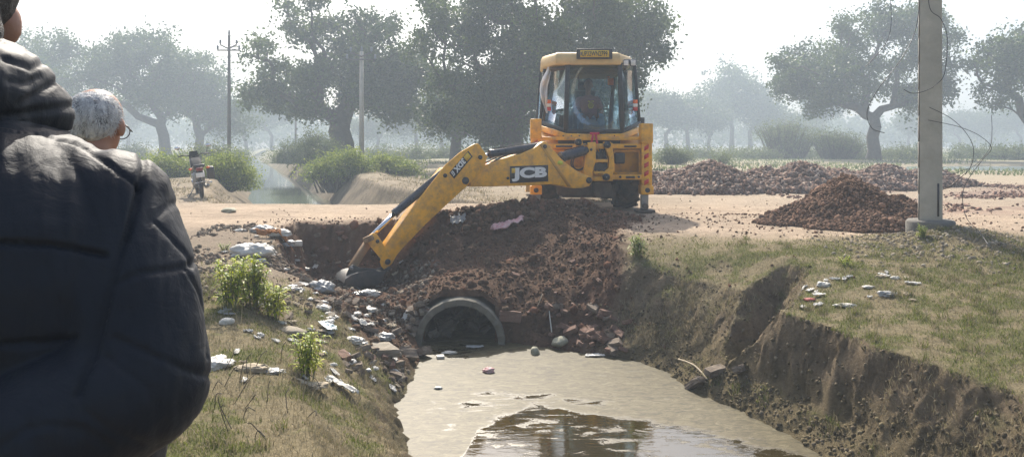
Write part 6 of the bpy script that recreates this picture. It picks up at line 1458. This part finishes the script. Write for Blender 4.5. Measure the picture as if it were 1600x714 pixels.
# ---- the man in the quilted jacket, right in front of the camera, seen from behind
MX, MY = -.75, 1.02; MZ = hz1(MX, MY)
mb = MB()
head(mb, (MX - .050, MY + .015, 1.435), .98, (-.5, .86, -.08))
capsules(mb, [((MX - .02, MY, 1.27), (MX - .035, MY + .01, 1.40), .058, .055), ((MX - .18, MY, 1.15), (MX + .18, MY, 1.15), .045, .045), ((MX, MY, 1.15), (MX, MY, .70), .10, .12), ((MX - .09, MY, .62), (MX + .09, MY, .62), .11, .11)])
for s in (-1, 1):
    capsules(mb, [((MX + s * .19, MY, 1.15), (MX + s * .25, MY - .08, .93), .045, .038), ((MX + s * .25, MY - .08, .93), (MX + s * .055, MY - .225, .845), .036, .025),
                  ((MX + s * .09, MY, .62), (MX + s * .11, MY + .01, MZ + .48), .085, .055), ((MX + s * .11, MY + .01, MZ + .48), (MX + s * .12, MY - .02, MZ + .08), .052, .036), ((MX + s * .12, MY - .04, MZ + .045), (MX + s * .13, MY + .14, MZ + .035), .036, .030)])
hand(mb, (MX + .05, MY - .225, .84), (-.9, -.1, -.35), (0, .8, -.3), 1, .7); hand(mb, (MX - .05, MY - .245, .84), (.85, -.05, -.5), (0, .9, .1), -1, .9)
man = solid('person', mb, M_skin2, None, .0075, 2, off=(MX, MY, MZ)); man.location = (MX, MY, MZ); tag(man, 'person in a dark navy quilted hooded jacket seen close from behind, at the left edge', 'person')
def child_off(o): return (MX, MY, MZ)
# jacket: torso, hood, sleeves in one skin, then quilting seams and folds
mb = MB()
lofted(mb, [((MX, MY - .01, .62), .235, .165), ((MX, MY - .015, .72), .245, .172), ((MX, MY - .015, .85), .262, .172), ((MX, MY - .015, .98), .268, .175), ((MX, MY - .015, 1.08), .270, .172), ((MX, MY - .01, 1.15), .250, .160), ((MX, MY, 1.20), .218, .140), ((MX, MY, 1.235), .160, .12), ((MX - .01, MY, 1.27), .10, .10), ((MX - .015, MY + .0, 1.33), .075, .085)], 36)
for s in (-1, 1):
    sh = Vector((MX + s * .194, MY - .005, 1.155)); el = Vector((MX + s * .270, MY - .075, .945)); wr = Vector((MX + s * .06, MY - .215, .850))
    mid = sh.lerp(el, .5) + Vector((s * .006, 0, 0))
    mb.tube([sh + Vector((-s * .09, 0, .046)), sh, mid, el], [.060, .084, .088, .084], 20); mb.ball(sh, .083, 20, 12); mb.ball(mid, .086, 18, 12); mb.ball(el, .082, 20, 12)
    mb.tube([el, el.lerp(wr, .45) + Vector((0, -.012, 0)), wr], [.085, .082, .066], 20); mb.ball(wr, .064, 16, 10)
# hood lying rolled on the shoulders
hp = []; hr = []
for t0 in np.linspace(-1.0, 1.0, 40):
    a = t0 * 2.0; hp.append(Vector((MX - .018 + .066 * math.sin(a), MY - .105 * math.cos(a) + .01, 1.315 + .030 * (1 - abs(t0)) ** .7 - .030 * abs(t0)))); hr.append(.053 + .006 * math.sin(t0 * 7))
mb.tube(hp, hr, 18)
hp = [Vector((MX - .028 + .056 * math.sin(t * 1.8), MY - .094 * math.cos(t * 1.8) + .01, 1.380 - .030 * abs(t))) for t in np.linspace(-1, 1, 30)]
mb.tube(hp, .036, 16)
hp = [Vector((MX - .026 + .066 * math.sin(t * 1.9), MY - .102 * math.cos(t * 1.9) + .01, 1.350 - .026 * abs(t))) for t in np.linspace(-1, 1, 34)]
mb.tube(hp, .049, 18)
hp = [Vector((MX - .040 + .07 * math.sin(t * 1.2), MY - .150 * math.cos(t * 1.2) + .01, 1.285 - .02 * abs(t))) for t in np.linspace(-1, 1, 24)]
mb.tube(hp, .045, 16)
def seg_d(V, P):
    d = np.full(len(V), 9.); 
    for a, b in zip(P[:-1], P[1:]):
        a = np.array(a); e = np.array(b) - a; t = np.clip(((V - a) @ e) / (e @ e), 0, 1); d = np.minimum(d, np.linalg.norm(V - a - t[:, None] * e, axis=1))
    return d
def jp(px, py, Y=1.12): w = W(px, py, Y); return (w.x, w.z)
def jacket_disp(V, Nn):
    x, y, z = V[:, 0], V[:, 1], V[:, 2]; px = 800 + x / np.maximum(y, .3) * FPX; py = HOR + (CAMH - z) / np.maximum(y, .3) * FPX; back = Nn[:, 1] < .35
    P2 = np.stack([px, py], -1); d = np.zeros(len(V))
    S_ = lambda pts, w=5., h=.008, side=14: (lambda q: -h * np.exp(-(q / (w * .62)) ** 2) + h * .35 * np.exp(-((q - side) / (side * .7)) ** 2))(seg_d(P2, pts))
    tors = sstep(MX + .20, MX + .14, x)
    seams = [([(-300, 205), (0, 206), (60, 214), (110, 228), (160, 254), (215, 296), (212, 330), (196, 380)], 4., .006), ([(-300, 378), (0, 380), (80, 384), (165, 400)], 6., .012), ([(-300, 540), (0, 536), (60, 534), (125, 528)], 6., .011), ([(215, 296), (200, 360), (180, 430), (166, 490), (150, 560), (120, 620)], 9., .020),
             ([(215, 225), (222, 262), (216, 296)], 8., .012), ([(240, 350), (262, 372), (282, 396), (296, 420)], 4., .006), ([(286, 424), (306, 462), (316, 500), (318, 560)], 3.5, .005),
             ([(180, 446), (215, 430), (250, 425), (285, 420), (312, 402)], 7., .014), ([(182, 528), (215, 545), (250, 562), (290, 580), (322, 588)], 8., .016), ([(170, 560), (200, 585), (228, 605), (236, 628)], 7., .010), ([(130, 600), (128, 640), (170, 668), (230, 690)], 7., .009), ([(0, 700), (40, 672), (80, 664), (128, 668), (170, 690)], 9., .012),
             ([(300, 380), (318, 398), (322, 410)], 8., .012), ([(150, 300), (170, 350), (185, 400)], 9., .007), ([(70, 415), (90, 470), (130, 520)], 10., .006), ([(100, 235), (130, 290), (150, 350)], 9., .005), ([(30, 215), (55, 280), (60, 340)], 9., .004), ([(255, 270), (285, 292), (312, 330)], 8., .006), ([(228, 352), (262, 322), (300, 316)], 8., .009)]
    for i_, (pts, w_, h_) in enumerate(seams):
        if i_ >= 7: h_ *= .42; w_ *= 1.4
        if i_ == 3: h_ *= .55
        d += np.where(back, S_(pts, w_, h_, w_ * 2.6), 0)
    hood = [([(0, 98), (40, 112), (70, 100), (58, 78)], 5., .010), ([(20, 160), (50, 150), (80, 130), (95, 110)], 6., .009), ([(0, 176), (60, 172), (112, 168)], 7., .012), ([(60, 90), (85, 120), (105, 150)], 6., .008), ([(0, 128), (30, 135), (52, 122)], 5., .007)]
    for pts, w_, h_ in hood: d += np.where(back & (z > 1.26), S_(pts, w_ * 1.3, h_ * .6, w_ * 2.8), 0)
    n1 = fbm(x * 7, y * 7, z * 5, 3, 801); n2 = 1 - 2 * np.abs(fbm(x * 14 + z * 5, y * 14, z * 9 - x * 6, 3, 811))
    # puckers fanning from the stitched seams
    sd = seg_d(P2, [(-300, 205), (60, 214), (215, 296)]); pk = fbm(px * .045, py * .012, 0, 3, 812) * np.exp(-np.abs(sd - 6) / 40) * .005
    sd2 = seg_d(P2, [(-300, 380), (165, 400)]); pk += fbm(px * .045, py * .012, 3, 3, 813) * np.exp(-np.abs(sd2 - 5) / 40) * .005
    return d * .55 + .0022 * n1 + .0007 * n2 + pk * .55
jk = solid('jacket', mb, M_jack, man, .0042, 14, disp=jacket_disp, off=(MX, MY, MZ))
mb = MB()
for t0 in np.linspace(0, 1, 1): pass
hx = head_c = Vector((MX - .050, MY + .015, 1.435)); f = Vector((-.5, .86, -.08)).normalized(); r_ = f.cross(Vector((0, 0, 1))).normalized()
mb.ball(hx + f * -.024 + Vector((0, 0, .040)), (.090, .098, .094), 24, 16); mb.ball(hx + f * -.050 + Vector((0, 0, -.035)), (.080, .060, .088), 18, 12)
hair = solid('hair', mb, M_hairb, man, .006, 1, disp=lambda V, Nn: .003 * fbm(V[:, 0] * 60, V[:, 1] * 60, V[:, 2] * 25, 3, 821), off=(MX, MY, MZ))
mb = MB(); lofted(mb, [((MX, MY, .70), .19, .14), ((MX, MY, .62), .20, .145), ((MX, MY, .54), .19, .14)], 28)
for s in (-1, 1): mb.tube([(MX + s * .09, MY, .62), (MX + s * .11, MY + .01, MZ + .48), (MX + s * .12, MY - .02, MZ + .09)], [.110, .085, .075], 18)
solid('trousers', mb, M_trou, man, .012, 2, disp=lambda V, Nn: .006 * fbm(V[:, 0] * 12, V[:, 1] * 12, V[:, 2] * 5, 3, 822), off=(MX, MY, MZ))
for s in (-1, 1):
    mb = MB(); mb.ball((s * .12, -.03, .045), (.046, .07, .048), 14, 8); mb.ball((s * .13, .10, .04), (.050, .10, .042), 14, 8); mb.build('shoe', M_shoe, man, smooth=True)

# ---- white-haired man farther on
OX, OY = W(152, 200, 2.6).x, 2.6; OZ = hz1(OX, OY); mb = MB(); hc = Vector((OX, OY, 1.318))
head(mb, hc, 1.05, (-.08, .97, -.2))
capsules(mb, [((OX, OY - .03, 1.16), (OX, OY - .01, 1.29), .058, .055), ((OX - .17, OY - .03, 1.06), (OX + .17, OY - .03, 1.06), .06, .06), ((OX, OY - .02, 1.08), (OX, OY, .62), .115, .125), ((OX - .08, OY, .55), (OX + .08, OY, .55), .11, .11)])
for s in (-1, 1):
    capsules(mb, [((OX + s * .19, OY - .03, 1.05), (OX + s * .24, OY - .05, .78), .045, .038), ((OX + s * .24, OY - .05, .78), (OX + s * .22, OY + .04, .54), .036, .025), ((OX + s * .09, OY, .55), (OX + s * .10, OY + .02, OZ + .45), .085, .055), ((OX + s * .10, OY + .02, OZ + .45), (OX + s * .11, OY - .01, OZ + .08), .05, .036), ((OX + s * .11, OY - .03, OZ + .045), (OX + s * .12, OY + .14, OZ + .035), .036, .03)])
    hand(mb, (OX + s * .22, OY + .045, .53), (0, .15, -1), (-s * 1, .1, 0), s, .5)
old = solid('person', mb, M_skin2, None, .009, 2, off=(OX, OY, OZ)); old.location = (OX, OY, OZ); tag(old, 'person with short white hair and glasses, mostly hidden behind the dark jacket', 'person')
def hair_m():
    m, nt, b = nodes('white_grey_hair'); n_ = noise(nt, 30, 6, .7, mapscale=(1.6, 1.6, .5)); r = ramp(nt, n_, [(.35, (.12, .12, .13)), (.5, (.42, .42, .43)), (.65, (.72, .71, .69))]); nt.links.new(r.outputs[0], b.inputs['Base Color']); b.inputs['Roughness'].default_value = .65; bump(nt, b, noise(nt, 60, 6, .7, mapscale=(2, 2, .6)), .9, .006); return m
mb = MB(); f = Vector((-.08, .97, -.2)).normalized(); mb.ball(hc + f * -.026 + Vector((0, 0, .026)), (.087, .098, .086), 24, 16); mb.ball(hc + f * -.055 + Vector((0, 0, -.018)), (.070, .05, .055), 18, 12)
hair = solid('hair', mb, hair_m(), old, .005, 1, disp=lambda V, Nn: .0035 * fbm(V[:, 0] * 90, V[:, 1] * 90, V[:, 2] * 35, 3, 831) - .0, off=(OX, OY, OZ))
# strand tufts so that the outline is not a shell
r5 = np.random.default_rng(55); d = r5.normal(size=(9000, 3)); d /= np.linalg.norm(d, axis=1, keepdims=True); base = np.array(hc + f * -.026 + Vector((0, 0, .026))) + d * np.array([.086, .097, .085]); keep = (d[:, 1] < .55) & (d[:, 2] > -.75) & ~((d[:, 2] > .72) & (r5.uniform(0, 1, 9000) < .8)); base = base[keep]; d = d[keep]
tip = base + d * .006 + np.stack([r5.normal(0, .004, len(d)), r5.normal(0, .004, len(d)), -.014 * (1 - d[:, 2]) * .5 + r5.normal(0, .003, len(d))], -1); sd_ = np.cross(d, r5.normal(size=d.shape)); sd_ /= np.linalg.norm(sd_, axis=1, keepdims=True); V = np.stack([base - sd_ * .0009, base + sd_ * .0009, tip], 1).reshape(-1, 3) - np.array([OX, OY, OZ]); link('hair_strands', new_mesh('hair_strands', V, np.arange(len(V)).reshape(-1, 3)), flat('white_hair_strand', (.66, .66, .65), .5, var=.3, scale=40), hair)
mb = MB(); r_ = f.cross(Vector((0, 0, 1))).normalized()
for s in (-1, 1):
    e = hc + r_ * s * .088 + Vector((0, 0, .005)); q = hc + r_ * s * .072 + f * .115 + Vector((0, 0, .0)); mb.tube([e - f * .01 - Vector((0, 0, .015)), e, q], .0022, 6); mb.ring(hc + r_ * s * .035 + f * .12, f, .027, .002, 20, 5)
mb.tube([hc + r_ * .01 + f * .122, hc - r_ * .01 + f * .122], .002, 5); mb.build('glasses', M_blk, old, off=(OX, OY, OZ), smooth=True)
M_kurta = flat('beige_jumper', (.33, .29, .23), .95, var=.12, bmp=.3, bscale=60)
mb = MB(); lofted(mb, [((OX, OY, .50), .185, .135), ((OX, OY, .70), .19, .14), ((OX, OY - .01, .95), .20, .14), ((OX, OY - .02, 1.06), .185, .125), ((OX, OY - .025, 1.11), .13, .10), ((OX, OY - .02, 1.15), .075, .075)], 28)
for s in (-1, 1): mb.tube([(OX + s * .12, OY - .02, 1.06), (OX + s * .19, OY - .03, 1.04), (OX + s * .24, OY - .05, .78), (OX + s * .22, OY + .03, .57)], [.07, .068, .058, .046], 16)
solid('jumper', mb, M_kurta, old, .010, 2, disp=lambda V, Nn: .005 * fbm(V[:, 0] * 12, V[:, 1] * 12, V[:, 2] * 8, 3, 841), off=(OX, OY, OZ))
mb = MB(); lofted(mb, [((OX, OY, .60), .165, .125), ((OX, OY, .50), .18, .13)], 24)
for s in (-1, 1): mb.tube([(OX + s * .085, OY, .55), (OX + s * .10, OY + .02, OZ + .45), (OX + s * .11, OY - .01, OZ + .09)], [.10, .08, .07], 16)
solid('trousers', mb, M_trou, old, .012, 2, off=(OX, OY, OZ))
for s in (-1, 1):
    mb = MB(); mb.ball((s * .11, -.02, .045), (.046, .07, .048), 14, 8); mb.ball((s * .12, .10, .04), (.05, .10, .042), 14, 8); mb.build('shoe', M_shoe, old, smooth=True)

# ---- the operator sitting in the cab, facing the arm
PY_ = 14.55; hcx = W(919, 134, PY_); px0, pz = hcx.x, hcx.z; base = Vector((px0, PY_, 1.60)); mb = MB(); sz_ = pz - .30
head(mb, (px0, PY_ - .03, pz), 1.05, (-.15, -.95, -.25)); sx = .19
sh_z = W(0, 152, PY_).z; hip = Vector((px0 + .03, PY_ + .05, 1.72))
capsules(mb, [((px0, PY_, sh_z + .02), (px0, PY_ - .02, pz - .10), .056, .054), ((px0 - .16, PY_, sh_z - .04), (px0 + .18, PY_, sh_z - .04), .055, .055), ((px0 + .01, PY_, sh_z - .06), hip, .115, .12), (hip + Vector((-.09, 0, 0)), hip + Vector((.09, 0, 0)), .10, .10)])
legs = []
for s in (-1, 1):
    kn = hip + Vector((s * .17 - (.04 if s < 0 else 0), -.42, .04)); ft = kn + Vector((s * .02, -.10, -.38)); elb = Vector((px0 + s * .26, PY_ - .06, sh_z - .30)); wr = Vector((px0 + s * .15, PY_ - .36, sh_z - .36))
    legs.append((s, kn, ft, elb, wr)); capsules(mb, [(hip + Vector((s * .09, 0, 0)), kn, .08, .055), (kn, ft, .052, .036), (ft, ft + Vector((0, -.12, -.01)), .034, .03), ((px0 + s * .18, PY_, sh_z - .04), elb, .045, .038), (elb, wr, .036, .025)]); hand(mb, wr, (-s * .2, -.9, -.3), (0, -.3, -1), s, 1.0)
op = solid('person', mb, M_skin, None, .009, 2, off=base); op.location = base; tag(op, 'person in a maroon T-shirt and jeans sitting inside the machine cab', 'person')
M_shirt = flat('maroon_cotton', (.30, .13, .13), .95, var=.15, bmp=.2); M_jean = flat('blue_denim', (.26, .36, .46), .95, var=.2, bmp=.2); M_yp = flat('yellow_print', (.70, .50, .08), .8)
mb = MB(); lofted(mb, [(hip + Vector((0, 0, -.06)), .155, .135), ((px0 + .01, PY_, sh_z - .30), .165, .135), ((px0 + .005, PY_, sh_z - .12), .185, .13), ((px0, PY_, sh_z - .02), .16, .11), ((px0, PY_, sh_z + .035), .075, .075)], 28)
for s, kn, ft, elb, wr in legs: mb.tube([(px0 + s * .12, PY_, sh_z - .05), (px0 + s * .18, PY_, sh_z - .05), Vector((px0 + s * .18, PY_, sh_z - .04)).lerp(elb, .75)], [.07, .066, .062], 16)
sh = solid('t_shirt', mb, M_shirt, op, .010, 2, disp=lambda V, Nn: .006 * fbm(V[:, 0] * 12, V[:, 1] * 12, V[:, 2] * 8, 3, 851), off=base)
mb = MB()
yf = PY_ - .150 - .004; cz = sh_z - .17; cx_ = px0 + .035
for (dx, dz, w, h) in ((-.03, .075, .05, .022), (.035, .078, .05, .022), (0, .045, .06, .018)): mb.box((cx_ + dx, yf - base.y + base.y, cz + dz), (w, .008, h))
mb.ring((cx_, yf, cz - .005), (0, 1, 0), .045, .010, 20, 6); mb.ring((cx_, yf, cz - .005), (0, 1, 0), .018, .008, 14, 6); mb.box((cx_, yf, cz - .055), (.07, .008, .016)); pr = mb.build('shirt_print', M_yp, sh, off=base)
mb = MB(); lofted(mb, [(hip + Vector((0, 0, -.11)), .15, .13), (hip + Vector((0, 0, .02)), .15, .13)], 24)
for s, kn, ft, elb, wr in legs: mb.tube([hip + Vector((s * .07, 0, -.02)), kn, ft + Vector((0, 0, .04))], [.105, .078, .062], 16); mb.ball(kn, .078, 14, 10)
solid('jeans', mb, M_jean, op, .011, 2, off=base)
mb = MB(); hc2 = Vector((px0, PY_ - .03, pz)); f2 = Vector((-.15, -.95, -.25)).normalized(); mb.ball(hc2 - f2 * .025 + Vector((0, 0, .045)), (.088, .096, .09), 20, 14); mb.ball(hc2 - f2 * .05 + Vector((0, 0, -.02)), (.072, .05, .06), 14, 10); solid('hair', mb, M_hairb, op, .008, 1, off=base)
